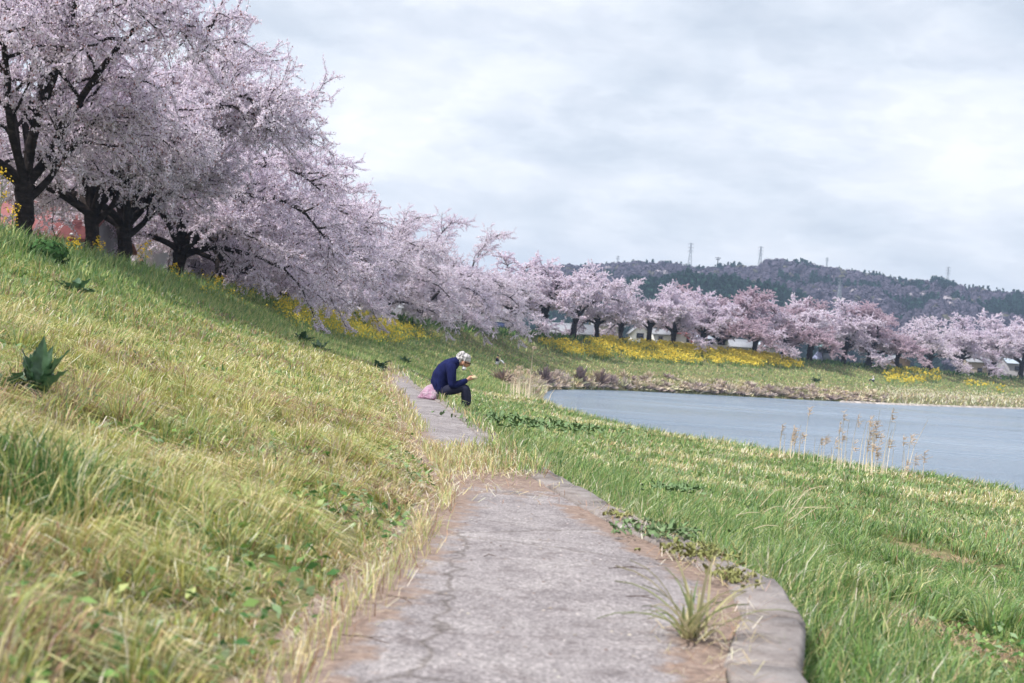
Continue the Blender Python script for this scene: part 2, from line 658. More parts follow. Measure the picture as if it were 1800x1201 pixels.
base = n_mix(nt, 1.0, base, n_ramp(nt, crk.outputs['Distance'], [(0.0, (0.55, 0.53, 0.50)), (0.0025, (0.65, 0.63, 0.6)), (0.006, (1, 1, 1))]), 'MULTIPLY')
fd = n_noise(nt, 5.0, 7, 0.72)
dirtc = n_ramp(nt, n_noise(nt, 22, 5, 0.7), [(0.3, (0.13, 0.095, 0.08)), (0.55, (0.25, 0.185, 0.155)), (0.75, (0.36, 0.29, 0.24))])
addn = nt.nodes.new('ShaderNodeMath')
addn.operation = 'ADD'
nt.links.new(at_n.outputs['Fac'], addn.inputs[0])
sub = nt.nodes.new('ShaderNodeMath')
sub.operation = 'MULTIPLY_ADD'
nt.links.new(fd, sub.inputs[0])
sub.inputs[1].default_value = 1.5
sub.inputs[2].default_value = -0.75
nt.links.new(sub.outputs[0], addn.inputs[1])
dm = n_ramp(nt, addn.outputs[0], [(0.40, (0, 0, 0)), (0.62, (1, 1, 1))])
n_principled(nt, out, n_mix(nt, dm, base, dirtc), 0.92, n_bump(nt, n_mix(nt, 0.5, fb, vor.outputs['Distance']), 0.5, 0.008), 0.2)
KW = 0.24                                      # kerb width
yr = FR[:, 7, 1]
rows = np.where((yr > -6) & (yr < 66))[0]
PV, PC = [], []
NX = 15
rr_dense = []
for a, b in zip(rows[:-1], rows[1:]):
    n = max(1, int(abs(yr[b] - yr[a]) / 0.15)) if yr[b] < 20 else 2
    for k in range(n):
        t = k / n
        rr_dense.append(FR[a] * (1 - t) + FR[b] * t)
for q in rr_dense:
    L, Rr = q[6], q[7]
    Y = L[1]
    for i in range(NX):
        t = i / (NX - 1)
        x = L[0] - 0.12 + (Rr[0] - KW - L[0] + 0.12) * t
        z = 0.004 * math.sin(x * 5 + Y * 2) + 0.004 - 0.012 * (abs(t - 0.5) * 2) ** 2
        PV.append((x, Y, z))
        wl_, wr_ = x - L[0], (Rr[0] - KW) - x
        dirt = max(0, 1 - max(wl_, 0) / 0.42, (0.95 if Y < 9 else 0.45) - max(wr_, 0) / (0.42 if 3 < Y < 9 else 0.10))
        dirt = max(dirt, math.exp(-((Y - 11.2) / 1.9) ** 2) * 1.1, float(smooth(Y, 22, 40)) * 0.55)
        PC.append((min(1, dirt),) * 3)
path = mesh_obj('path', PV, [grid_faces(len(rr_dense), NX)], m_path, col=PC, smooth=True)
tag(path, 'narrow worn grey concrete footpath running along the bank', 'path', kind='structure')

m_kerb, nt, out = new_mat('kerb_concrete')
fa = n_noise(nt, 4.0, 7, 0.65)
fb = n_noise(nt, 60.0, 3, 0.7)
kc = n_ramp(nt, fa, [(0.32, (0.115, 0.095, 0.085)), (0.48, (0.225, 0.20, 0.195)), (0.72, (0.32, 0.295, 0.29))])
kc = n_mix(nt, 1.0, kc, n_ramp(nt, fb, [(0.25, (0.7, 0.68, 0.68)), (0.5, (1, 1, 1)), (0.75, (1.18, 1.18, 1.16))]), 'MULTIPLY')
n_principled(nt, out, kc, 0.9, n_bump(nt, n_mix(nt, 0.5, fa, fb), 0.5, 0.012), 0.2)
kerb = empty('kerb')
tag(kerb, 'concrete kerb edging the river side of the path', 'kerb', kind='structure')
kl = np.array([q[7] for q in rr_dense])
ks = np.concatenate([[0], np.cumsum(np.linalg.norm(np.diff(kl[:, :2], axis=0), axis=1))])


def kpt(s):
    return np.array([np.interp(s, ks, kl[:, 0]), np.interp(s, ks, kl[:, 1])])


s_cur, kb = 0.0, 0
y_corner = 5.9
while s_cur < ks[-1] - 1.5:
    ln = 0.95 if kpt(s_cur)[1] < 14 else (1.2 if kpt(s_cur)[1] < 30 else 2.4)
    a, b = s_cur + 0.004, s_cur + ln - 0.004
    n = 4
    V, F = [], []
    jz, jx, jr = random.uniform(-0.007, 0.008), random.uniform(-0.010, 0.008), random.uniform(-0.012, 0.012)
    ca, cb = kpt(a), kpt(b)
    t = (cb - ca) / (np.linalg.norm(cb - ca) + 1e-9)
    nr = np.array([t[1], -t[0]])
    for i in range(n + 1):
        c = ca + (cb - ca) * i / n
        zt = 0.012 + jz
        ch = 0.014 + (0.022 * random.random() if random.random() < 0.3 else 0.004)
        if i in (0, n):
            ch += 0.008
        for (o_, z) in ((-KW, zt - 0.06), (-KW, zt - 0.008), (-KW + 0.012, zt), (-ch, zt), (0, zt - ch), (0.012, -0.75)):
            q = c + nr * (o_ + jx + jr * (i / n - 0.5))
            V.append((q[0], q[1], z))
    for i in range(n):
        for j in range(5):
            F.append((i * 6 + j, i * 6 + j + 1, (i + 1) * 6 + j + 1, (i + 1) * 6 + j))
    F.append(tuple(range(5, -1, -1)))
    F.append(tuple(n * 6 + j for j in range(6)))
    mesh_obj('kerb_block', V, F, m_kerb, kerb)
    s_cur += ln

# ------------------------------------------------------------------ far hills
RIDGE = [(300, 600), (620, 520), (760, 495), (900, 478), (1000, 470), (1060, 464), (1120, 459), (1180, 462), (1240, 470), (1300, 468), (1335, 471), (1352, 462), (1380, 460),
         (1450, 468), (1520, 483), (1590, 496), (1650, 493), (1690, 506), (1740, 512), (1800, 518), (1900, 530), (2100, 560), (2300, 600)]
NEAR_RIDGE = [(700, 590), (980, 560), (1085, 515), (1120, 486), (1160, 477), (1210, 474), (1290, 486), (1345, 502), (1400, 522), (1480, 540), (1600, 552), (1700, 562), (1800, 566), (2000, 590), (2300, 620)]


def ridge_profile(table, D):
    az, zz_ = [], []
    for (x, y) in table:
        p_ = at(x, y, D)
        az.append(p_.x / p_.y)
        zz_.append(p_.z)
    return np.array(az), np.array(zz_)


A1, Z1 = ridge_profile(RIDGE, 1150.0)
A2, Z2 = ridge_profile(NEAR_RIDGE, 800.0)


def hill_z(a, Y):
    r1 = np.interp(a, A1, Z1) - 10
    r2 = np.interp(a, A2, Z2) - 12
    f1 = smooth(Y, 640, 1150) * (1 - 0.6 * smooth(Y, 1180, 1600))
    f2 = smooth(Y, 600, 800) * (1 - 0.9 * smooth(Y, 830, 1000))
    rough_ = (fbm(a * 40, Y * 0.012, 5) - 0.5) * 14 * smooth(Y, 640, 760) * (1 - smooth(Y, 1050, 1150) * 0.9)
    return np.maximum(1.0 + (r1 - 1) * f1, 1.0 + (r2 - 1) * f2) + rough_


aa = np.linspace(-0.25, 0.60, 120)
yy = np.concatenate([np.linspace(560, 1200, 60), np.linspace(1230, 1700, 12)])
Ag, Yg = np.meshgrid(aa, yy)
HZ = hill_z(Ag, Yg)
m_hill = plain('hill_leaf_litter', (0.10, 0.085, 0.075), 0.95, 0.4, 0.03)
hills = mesh_obj('hills', np.stack([Ag * Yg, Yg, HZ], -1).reshape(-1, 3), [grid_faces(*Ag.shape)], m_hill, smooth=True)
tag(hills, 'wooded hills on the far side of the town', 'hills', kind='structure')

m_forest = leafy('forest_foliage', 0.15)


def tuft_template(kind, seed):
    r = np.random.default_rng(seed)
    tr = []
    n = 46
    for k in range(n):
        if kind == 'conifer':
            h = r.random() ** 1.3
            rad = (1 - h) * 0.30 + 0.02
            th = r.random() * 6.283
            c = np.array([math.cos(th) * rad, math.sin(th) * rad, 0.08 + h * 0.92])
            s = 0.10 + 0.11 * (1 - h)
            out_ = np.array([math.cos(th), math.sin(th), -0.55])
        else:
            v = r.normal(size=3)
            v /= np.linalg.norm(v)
            v[2] = abs(v[2]) * 0.9 - 0.1
            rad = 0.36 * (0.72 + 0.4 * r.random())
            c = v * np.array([rad * 1.05, rad * 1.05, rad * 1.35]) + np.array([0, 0, 0.50])
            s = 0.10 + 0.07 * r.random()
            out_ = v
        a = np.cross(out_, r.normal(size=3))
        a /= np.linalg.norm(a) + 1e-9
        b = np.cross(a, out_)
        b /= np.linalg.norm(b) + 1e-9
        tr += [c + a * s, c - a * s * 0.6 + b * s * 0.9, c - a * s * 0.5 - b * s * 0.8 + out_ * s * 0.25]
    return np.array(tr)


def forest(name, pts, hs, ws, cols, kind, label):
    temps = [tuft_template(kind, k) for k in range(5)]
    V, C = [], []
    which = RNG.integers(0, 5, len(pts))
    for t in range(5):
        I = np.where(which == t)[0]
        T = temps[t]
        th = RNG.random(len(I)) * 6.283
        ca, sa = np.cos(th)[:, None], np.sin(th)[:, None]
        X = (T[None, :, 0] * ca - T[None, :, 1] * sa) * ws[I, None]
        Y = (T[None, :, 0] * sa + T[None, :, 1] * ca) * ws[I, None]
        Z = T[None, :, 2] * hs[I, None]
        V.append((np.stack([X, Y, Z], -1) + pts[I, None, :]).reshape(-1, 3))
        cc = cols[I, None, :] * (0.75 + 0.5 * RNG.random((len(I), len(T) // 3, 1)))
        C.append(np.repeat(cc, 3, axis=1).reshape(-1, 3))
    V, C = np.concatenate(V), np.concatenate(C)
    o = mesh_obj(name, V, [np.arange(len(V)).reshape(-1, 3)], m_forest, col=C)
    return tag(o, label, 'forest', kind='stuff')


N = 15000
fa_ = RNG.uniform(-0.06, 0.46, N)
fy = RNG.uniform(650, 1190, N)
fz = hill_z(fa_, fy)
FP = np.stack([fa_ * fy, fy, fz], -1)
fpx, fpy, _ = project(FP)
keep = (fpx > 930) & (fpx < 1900)
# drop what the near ridge hides
near_top = np.interp(fa_, A2, Z2)
hid = (fy > 860) & ((fz + 9 - CAM_H) / fy < (near_top - CAM_H) / 800.0)
keep &= ~hid
FP, fa_, fy, fpx, fpy = FP[keep], fa_[keep], fy[keep], fpx[keep], fpy[keep]
pn = fbm(fa_ * 30, fy * 0.02, 21)
near_con = (fy < 860) & (fpx < 1420)
con = near_con | ((fy < 850) & (pn > 0.46)) | ((fy >= 850) & (pn > 0.63)) | ((fy > 1120) & (RNG.random(len(fy)) < 0.16))
rnd = RNG.random((len(fy), 1))
ccol = np.array([0.028, 0.068, 0.048]) * (0.7 + 0.7 * rnd)
dcol = np.array([0.098, 0.086, 0.118]) * (0.75 + 0.5 * rnd)
oc = RNG.random(len(fy))
dcol[oc < 0.07] = np.array([0.13, 0.125, 0.09])
dcol[oc > 0.985] = np.array([0.38, 0.34, 0.37])
I = np.where(con)[0]
forest('conifer_forest', FP[I], RNG.uniform(7, 12, len(I)), RNG.uniform(7, 11, len(I)), ccol[I], 'conifer', 'dark green conifer forest covering the front of the far hill')
I = np.where(~con)[0]
forest('bare_forest', FP[I], RNG.uniform(6, 11, len(I)), RNG.uniform(7, 11, len(I)), dcol[I], 'round', 'grey purple leafless woodland covering the far hills')

# pylons on the hill
m_steel = plain('galvanised_steel', (0.30, 0.33, 0.36), 0.6, 0.1)


def pylon(px, ytop, ybase, D, arms, label):
    a = at(px, ybase, D)
    base = Vector((a.x, a.y, a.z - 6))
    H = at(px, ytop, D).z - base.z
    root = empty('power_pylon', base, random.uniform(-0.4, 0.4))
    tag(root, label, 'pylon', 'power pylons on the hills')
    W = H * 0.085
    t = 0.16
    body, bracing = MB(), MB()
    for sx, sy in ((1, 1), (1, -1), (-1, -1), (-1, 1)):
        body.tube([(sx * W, sy * W, 0), (sx * W * 0.3, sy * W * 0.3, H * 0.72), (sx * W * 0.14, sy * W * 0.14, H)], [t, t * 0.9, t * 0.7], 4)
    nb = 9
    for k in range(nb):
        z0, z1 = H * 0.95 * k / nb, H * 0.95 * (k + 1) / nb

        def wd(z):
            return W * (1 - 0.7 * z / (H * 0.72)) if z < H * 0.72 else W * (0.3 - 0.16 * (z / H - 0.72) / 0.28)
        for ax in range(4):
            c, s = math.cos(ax * math.pi / 2), math.sin(ax * math.pi / 2)
            for e in (-1, 1):
                p0 = (e * wd(z0), wd(z0))
                p1 = (-e * wd(z1), wd(z1))
                bracing.tube([(p0[0] * c - p0[1] * s, p0[0] * s + p0[1] * c, z0), (p1[0] * c - p1[1] * s, p1[0] * s + p1[1] * c, z1)], t * 0.6, 3, False)
    body.build('mast', m_steel, root)
    bracing.build('bracing', m_steel, root)
    for k in range(arms):
        z = H * (0.97 - 0.11 * k)
        ar = MB()
        for e in (-1, 1):
            ar.tube([(0, 0, z + 0.5), (e * W * (0.95 + 0.12 * (k == 1)), 0, z)], [t * 0.9, t * 0.5], 4)
            ar.tube([(0, 0, z - 0.4), (e * W * (0.95 + 0.12 * (k == 1)), 0, z)], [t * 0.9, t * 0.5], 4)
            ar.tube([(e * W * 0.93, 0, z), (e * W * 0.93, 0, z - 1.6)], t * 0.5, 4)
        ar.build('crossarm', m_steel, root)


pylon(1212, 427, 470, 1160, 3, 'tallest steel pylon on the ridge above the dark conifers')
pylon(1335, 433, 474, 1160, 3, 'steel pylon in the saddle beside the blunt wooded hilltop')
pylon(1665, 469, 502, 1160, 3, 'steel pylon on the right hand shoulder of the ridge')
pylon(1085, 450, 472, 1220, 2, 'faint small pylon at the left end of the ridge')
pylon(1453, 453, 470, 1190, 2, 'small pylon tip showing above the highest hilltop')
pylon(1475, 490, 524, 900, 3, 'pale pylon standing in front of the wooded slope')
a = at(1261, 470, 1140)
root = empty('utility_pole', (a.x, a.y, a.z - 4))
tag(root, 'dark pole with a short crossarm on the skyline', 'utility pole')
Hh = at(1261, 452, 1140).z - a.z + 4
MB().tube([(0, 0, 0), (0, 0, Hh)], [0.45, 0.32], 6).build('mast', plain('dark_timber', (0.07, 0.06, 0.06)), root)
MB().box((0, 0, Hh - 0.7), (4.6, 0.4, 0.5)).box((0, 0, Hh - 2.0), (3.2, 0.4, 0.5)).build('crossarm', plain('dark_arm', (0.08, 0.07, 0.07)), root)

# ------------------------------------------------------------------ cherry trees
m_bark, nt, out = new_mat('cherry_bark')
f = n_noise(nt, 3.0, 7, 0.7, stretch=(1, 1, 2.5))
n_principled(nt, out, n_ramp(nt, f, [(0.3, (0.012, 0.010, 0.010)), (0.55, (0.034, 0.027, 0.026)), (0.75, (0.085, 0.07, 0.062))]), 0.95, n_bump(nt, f, 0.9, 0.06), 0.1)
m_twig = plain('cherry_twigs', (0.05, 0.036, 0.036), 0.95, 0.3)
m_blossom = leafy('cherry_blossom', 0.40, hue_random=0.05, tcol=(1.0, 0.95, 0.99))
m_blossom_pink = leafy('cherry_blossom_past_peak', 0.40, tint=(0.72, 0.62, 0.66))


def grow(p, d, L, n, droop, wob, rr):
    pts = [p]
    st = L / n
    for i in range(n):
        d = (d + Vector((rr.gauss(0, wob), rr.gauss(0, wob), rr.gauss(0, wob) - droop * (i + 0.5) / n))).normalized()
        p = p + d * st
        pts.append(p)
    return pts


def along(pts, t):
    x = t * (len(pts) - 1)
    i = min(int(x), len(pts) - 2)
    f_ = x - i
    return pts[i].lerp(pts[i + 1], f_), (pts[i + 1] - pts[i]).normalized()


def cherry_variant(seed, H=10.5, R=6.5, trunk_h=2.1, trunk_r=0.52, limbs=7, river=0.25, low=True, fork=0.0, clump=0.105, dens=28):
    """a spreading old cherry; +x is the river side, where the limbs reach farther and droop"""
    rr = random.Random(seed)
    nr = np.random.default_rng(seed)
    trunk, branches, twigs = MB(), MB(), MB()
    lean = Vector((rr.uniform(-0.1, 0.25), rr.uniform(-0.2, 0.2), 1)).normalized()
    tp = [Vector((0, 0, -0.6)), Vector((0, 0, 0.0))]
    for k in range(1, 7):
        tp.append(lean * trunk_h * k / 6 + Vector((rr.uniform(-.09, .09), rr.uniform(-.09, .09), 0)) * (trunk_r / 0.45))
    trunk.tube(tp, [trunk_r * f_ * rr.uniform(0.92, 1.1) for f_ in (1.6, 1.28, 1.08, 0.98, 0.93, 0.94, 1.02, 1.12)], 11)
    # burrs on the old trunk
    for k in range(9):
        th = rr.uniform(0, 6.28)
        zc_ = rr.uniform(0.2, trunk_h)
        c = lean * zc_ + Vector((math.cos(th), math.sin(th), 0)) * trunk_r * 0.75
        trunk.ellipsoid(c, (trunk_r * 0.45, trunk_r * 0.45, trunk_r * 0.6), 5, 7, 0, 0.5, seed=k)
    segs = []          # (pts, blossoms per metre, spread)
    top = tp[-1]
    base_az = rr.uniform(0, 6.28)
    for k in range(limbs):
        az = base_az + 6.283 * k / limbs + rr.uniform(-0.3, 0.3)
        rv = math.cos(az)
        lowlimb = (low and k % 4 == 0) or (not low and dens > 50 and k in (2, 5, 7) and rv > 0.25)
        el = math.radians(rr.uniform(12, 26) if lowlimb else (rr.uniform(30, 48) if k % 2 else rr.uniform(52, 78)))
        d = Vector((math.cos(az) * math.cos(el), math.sin(az) * math.cos(el), math.sin(el)))
        L = (R * (1.08 if low else 0.8) if lowlimb else R * (0.60 + 0.42 * math.cos(el)) + H * (0.26 if lowlimb else 0.50) * math.sin(el)) * (1 + river * rv) * rr.uniform(0.9, 1.12)
        st = top - lean * (rr.uniform(0.3, 0.9) if lowlimb else rr.uniform(0, 0.25))
        lp = grow(st, d, L, 9, (0.08 if lowlimb else 0.22) + 0.05 * max(rv, 0), 0.15, rr)
        r0 = trunk_r * (0.40 if lowlimb else 0.50)
        branches.tube(lp, [r0 * (1 - 0.9 * i / 9) ** 1.15 + 0.02 for i in range(10)], 7)
        segs.append((lp[4:], dens * 1.5, 0.26))
        nsec = 13
        for j in range(nsec + 4):
            t = 0.18 + 0.82 * (j + rr.random() * 0.8) / nsec if j < nsec else rr.uniform(0.82, 1.0)
            p, dd = along(lp, min(t, 0.999))
            side = dd.cross(Vector((0, 0, 1)))
            side = side.normalized() if side.length > 0.05 else Vector((1, 0, 0))
            s = 1 if j % 2 else -1
            sd = (dd * rr.uniform(0.25, 0.75) + side * s * rr.uniform(0.5, 1.0) + Vector((0, 0, rr.uniform(-0.12, 0.62)))).normalized()
            L2 = R * (0.58 - 0.20 * t) * rr.uniform(0.7, 1.25)
            p2 = grow(p, sd, L2, 6, 0.12, 0.18, rr)
            r2 = r0 * (0.34 - 0.16 * t) + 0.012
            branches.tube(p2, [r2 * (1 - 0.85 * i / 6) + 0.006 for i in range(7)], 5, False)
            segs.append((p2[1:], dens * 0.8, 0.16))
            n3 = max(4, int(L2 * 3.3))
            for q in range(n3):
                t3 = 0.12 + 0.88 * (q + rr.random()) / n3
                p3, d3 = along(p2, min(t3, 0.999))
                sd3 = d3.cross(Vector((0, 0, 1)))
                sd3 = sd3.normalized() if sd3.length > 0.05 else Vector((0, 1, 0))
                s3 = 1 if q % 2 else -1
                dir3 = (d3 * rr.uniform(0.4, 1.0) + sd3 * s3 * rr.uniform(0.4, 1.0) + Vector((0, 0, rr.uniform(-0.35, 0.5)))).normalized()
                L3 = rr.uniform(0.7, 1.6) * (R / 6.5)
                p4 = grow(p3, dir3, L3, 4, 0.10 + 0.10 * max(rv, 0), 0.17, rr)
                twigs.tube(p4, [0.020, 0.014, 0.010, 0.008, 0.006], 3, False)
                segs.append((p4, dens, 0.085))
                for w in range(2):
                    p5, d5 = along(p4, rr.uniform(0.2, 0.95))
                    dir5 = (d5 + Vector((rr.gauss(0, 0.6), rr.gauss(0, 0.6), rr.gauss(0.12, 0.5)))).normalized()
                    p6 = grow(p5, dir5, rr.uniform(0.35, 0.8), 2, 0.05, 0.12, rr)
                    twigs.tube(p6, [0.011, 0.008, 0.005], 3, False)
                    segs.append((p6, dens, 0.06))
    Pl, Sz = [], []
    for pts, dn, spread in segs:
        a = np.array([tuple(p) for p in pts])
        ln = np.linalg.norm(np.diff(a, axis=0), axis=1)
        cum = np.concatenate([[0], np.cumsum(ln)])
        n = nr.poisson(cum[-1] * dn)
        if not n:
            continue
        # blossoms sit in knots along the twig
        s = nr.random(n) * cum[-1]
        s = np.clip(np.round(s / 0.15) * 0.15 + nr.normal(0, 0.03, n), 0, cum[-1])
        q = np.stack([np.interp(s, cum, a[:, k]) for k in range(3)], -1) + nr.normal(0, spread * 0.55, (n, 3))
        Pl.append(q)
        Sz.append(np.full(n, clump) * nr.uniform(0.65, 1.25, n))
    Pl, Sz = np.concatenate(Pl), np.concatenate(Sz)
    n = len(Pl)
    v = nr.normal(size=(n, 3))
    v /= np.linalg.norm(v, axis=1, keepdims=True)
    u = np.cross(v, nr.normal(size=(n, 3)))
    u /= np.linalg.norm(u, axis=1, keepdims=True)
    w = np.cross(v, u)
    h = (Sz * 0.5)[:, None]
    Q = np.stack([Pl - u * h - w * h * 0.8, Pl + u * h * 0.9 - w * h + v * h * 0.35, Pl + u * h + w * h * 0.9, Pl - u * h * 0.8 + w * h + v * h * 0.35], 1)
    tone = nr.random((n, 1))
    cw, cp = np.array([0.92, 0.90, 0.95]), np.array([0.86, 0.77, 0.86])
    C = cw * (1 - tone) + cp * tone
    brown = nr.random(n) < 0.05
    C[brown] = np.array([0.35, 0.20, 0.18])
    C = np.repeat(C, 4, axis=0)
    return trunk, branches, twigs, Q.reshape(-1, 3), C


protos = []
for k, kw in enumerate([dict(seed=21, H=10.5, R=5.3, limbs=11, river=0.16, trunk_h=1.7, trunk_r=0.31, low=False, clump=0.056, dens=60),
                        dict(seed=52, H=10.8, R=5.6, limbs=11, river=0.22, trunk_h=1.7, trunk_r=0.36, clump=0.058, dens=58),
                        dict(seed=33, H=10.2, R=4.8, limbs=9, river=0.04, trunk_h=3.1, trunk_r=0.48, low=False, clump=0.115, dens=30),
                        dict(seed=74, H=10.0, R=5.0, limbs=10, river=0.10, trunk_h=2.6, trunk_r=0.48, clump=0.115, dens=28),
                        dict(seed=95, H=10.4, R=4.7, limbs=9, river=0.04, trunk_h=3.0, trunk_r=0.44, low=False, clump=0.115, dens=30)]):
    tk, br, tw, Q, C = cherry_variant(**kw)
    root = empty('cherry_tree')
    parts = [tk.build('trunk', m_bark, root, True), br.build('branches', m_bark, root, True), tw.build('twigs', m_twig, root),
             mesh_obj('crown', Q, [np.arange(len(Q)).reshape(-1, 4)], m_blossom, root, C)]
    zmax = float(np.percentile(Q[:, 2], 99.7))
    protos.append((root, parts, zmax, [False]))


def plant_tree(kind, pos, rz, height, label, group, pink=False, mirror=False, wide=1.0):
    root, parts, zmax, used = protos[kind]
    s = height / zmax
    if used[0]:
        r = root.copy()
        COL.objects.link(r)
        ps = []
        for p_ in parts:
            c = p_.copy()
            COL.objects.link(c)
            c.parent = r
            ps.append(c)
    else:
        r, ps = root, parts
        used[0] = True
    r.location = pos
    r.rotation_euler = (0, 0, rz)
    r.scale = (s * wide, (-s if mirror else s) * wide, s)
    tag(r, label, 'tree', group)
    if pink:
        cr = ps[-1]
        cr.material_slots[0].link = 'OBJECT'
        cr.material_slots[0].material = m_blossom_pink
    return r


GL = 'cherry trees along the levee on the left'
GR = 'cherry trees along the far levee'
# left: (Y, height, kind, label); they stand on the crest
CR_Y = crest[:, 1]


def crest_Y(Y, back=2.0):
    p = np.array([np.interp(Y, CR_Y, crest[:, a]) for a in range(3)])
    q = p + np.array([-back, 0, 0])
    return on_ground(q[0], q[1])


left_trees = [
    (27, 11.0, 0, 5.5, 'blossoming cherry at the left edge, only its overhanging branches in view', 0.0),
    (44.5, 12.3, 0, 0.4, 'cherry with the leftmost thick trunk, in front of the red roof', 0.3),
    (53.0, 12.0, 0, 0.5, 'forked cherry with low spreading limbs beside the person in red', -0.2),
    (58.5, 12.0, 0, 0.6, 'cherry with a leaning trunk before the bright white wall', 0.9),
    (71.0, 12.0, 1, 1.2, 'tall cherry just right of the white wall, its trunk nearly hidden', 0.5),
    (80.0, 11.2, 1, 1.0, 'cherry above the dark gap at the top of the grassy slope', -0.5),
    (91.0, 10.8, 1, 2.0, 'cherry with boughs hanging down to the first yellow flowers', 1.1),
    (104, 10.8, 1, 1.2, 'cherry whose short black trunk rises from the yellow flowers', 0.2),
    (117, 10.3, 1, 2.2, 'cherry with white boughs sweeping over the yellow flower band', -0.7),
    (129, 11.0, 0, 1.0, 'cherry beside the cream building behind the levee', 0.7),
    (141, 10.6, 1, 2.0, 'cherry with an arched dark bough over the levee top', -0.1),
    (152, 11.4, 1, 1.5, 'cherry right of the arched bough, drooping over the dark green bank', 0.4),
    (165, 11.6, 1, 1.6, 'cherry above the stooping man, its crown tinged pink', 0.0),
]
for i, (Y, h, k, back, lab, rot) in enumerate(left_trees):
    pos = crest_Y(Y, back) if Y < 142 else None
    rz0 = 0.0
    if pos is None:
        j = int(np.argmin(np.abs(CR_Y - Y)))
        n = FR[j, 4] - FR[j, 5]
        n = n / np.linalg.norm(n[:2])
        pos = on_ground(crest[j, 0] + n[0] * back, crest[j, 1] + n[1] * back)
        rz0 = math.atan2(-n[1], -n[0])
    plant_tree(k, pos, rz0 + rot * 0.55, h, lab, GL, pink=False, mirror=i % 2 == 1, wide=0.74 if Y < 50 else (0.72 if Y < 56 else (0.80 if Y < 75 else 0.90)))
# second row behind them, seen as depth through the crowns
for i, (Y, h, lab) in enumerate([(88, 11.0, 'cherry in the back row behind the tall crowns of the left levee'),
                                 (111, 10.8, 'cherry in the back row behind the boughs over the yellow flowers'), (134, 10.8, 'cherry in the back row between the cream building and the arched bough')]):
    plant_tree(1, crest_Y(Y, 7.0), 0.8 * i + 0.5, h, lab, GL, mirror=i % 2 == 0)

far_trees = [  # px, top py, kind, back, label, pink
    (915, 447, 2, 1.5, 'cherry at the bend of the levee, its pinkish crown the highest there', False),
    (972, 457, 4, 2.0, 'cherry with boughs falling left of the grey roofed shed', False),
    (1016, 462, 4, 1.0, 'cherry standing in front of the grey roofed shed', False),
    (1060, 484, 2, 1.0, 'cherry with a bulky dark trunk before the cream walls', False),
    (1101, 490, 2, 1.0, 'wide forked cherry left of the white gable', False),
    (1149, 497, 4, 1.0, 'cherry just right of the white gable', False),
    (1190, 508, 2, 1.0, 'cherry in front of the house with the red stair', False),
    (1239, 514, 4, 1.0, 'cherry in front of the grey-blue roofed bungalow', False),
    (1290, 506, 3, 3.0, 'brownish pink cherry past its peak, on slender stems', True),
    (1332, 522, 2, 1.0, 'cherry with a dark trunk at the left end of the white rail', False),
    (1386, 524, 3, 1.0, 'cherry leaning over the white rail beside the yellow flowers', False),
    (1432, 527, 4, 1.2, 'cherry just left of the teal roofed pavilion', False),
    (1490, 530, 2, 1.0, 'full cherry drooping over the bank right of the pavilion', False),
    (1535, 538, 3, 1.0, 'cherry above the person in white on the bank', False),
    (1585, 562, 4, 1.2, 'lower cherry in the dip of the crown line', False),
    (1640, 558, 2, 1.0, 'cherry with boughs hanging over the last patches of yellow flowers', False),
    (1695, 556, 2, 1.2, 'cherry beside the cream pillar', False),
    (1750, 553, 4, 1.0, 'cherry in front of the tan building', False),
    (1800, 562, 2, 1.0, 'cherry at the right edge with a dark straight trunk', False),
    (1862, 572, 3, 1.0, 'cherry beyond the right edge, some boughs in view', False),
]
for i, (px, ytop, k, back, lab, pink) in enumerate(far_trees):
    pos, rz = crest_at(px, back)
    hgt = at(px, ytop, pos.y).z - pos.z
    plant_tree(k, pos, rz + random.uniform(-0.6, 0.6) + (2.6 if px == 1149 else (3.0 if px == 1101 else (2.4 if px == 1060 else 0.0))), hgt, lab, GR, pink, i % 2 == 0, wide=0.92 if px in (1016, 1060, 1101, 1149) else 1.12)

# ------------------------------------------------------------------ buildings behind the levee
M_WHITE = plain('white_render', (0.84, 0.83, 0.81), 0.8, 0.06, 1.5)
M_CREAM = plain('cream_render', (0.62, 0.57, 0.47), 0.8, 0.08, 1.5)
M_GREYWALL = plain('grey_boarding', (0.34, 0.33, 0.36), 0.8, 0.12, 2.0)
M_BROWNW = plain('brown_boarding', (0.24, 0.17, 0.12), 0.8, 0.15, 2.0)
M_GREYROOF = plain('grey_roof', (0.24, 0.25, 0.28), 0.6, 0.15, 3.0)
M_BLUEROOF = plain('grey_blue_roof', (0.34, 0.40, 0.48), 0.5, 0.12, 3.0)
M_REDROOF = plain('red_roof', (0.24, 0.085, 0.085), 0.7, 0.2, 3.0)
M_TEAL = plain('teal_roof', (0.22, 0.40, 0.42), 0.5, 0.12, 3.0)
M_DARKTRIM = plain('dark_trim', (0.04, 0.04, 0.05), 0.6, 0.1)
M_NAVY = plain('navy_sheet', (0.05, 0.07, 0.16), 0.5, 0.1)
m_glass, nt, out = new_mat('window_glass')
n_principled(nt, out, (0.05, 0.06, 0.09), 0.08, None, 0.6)


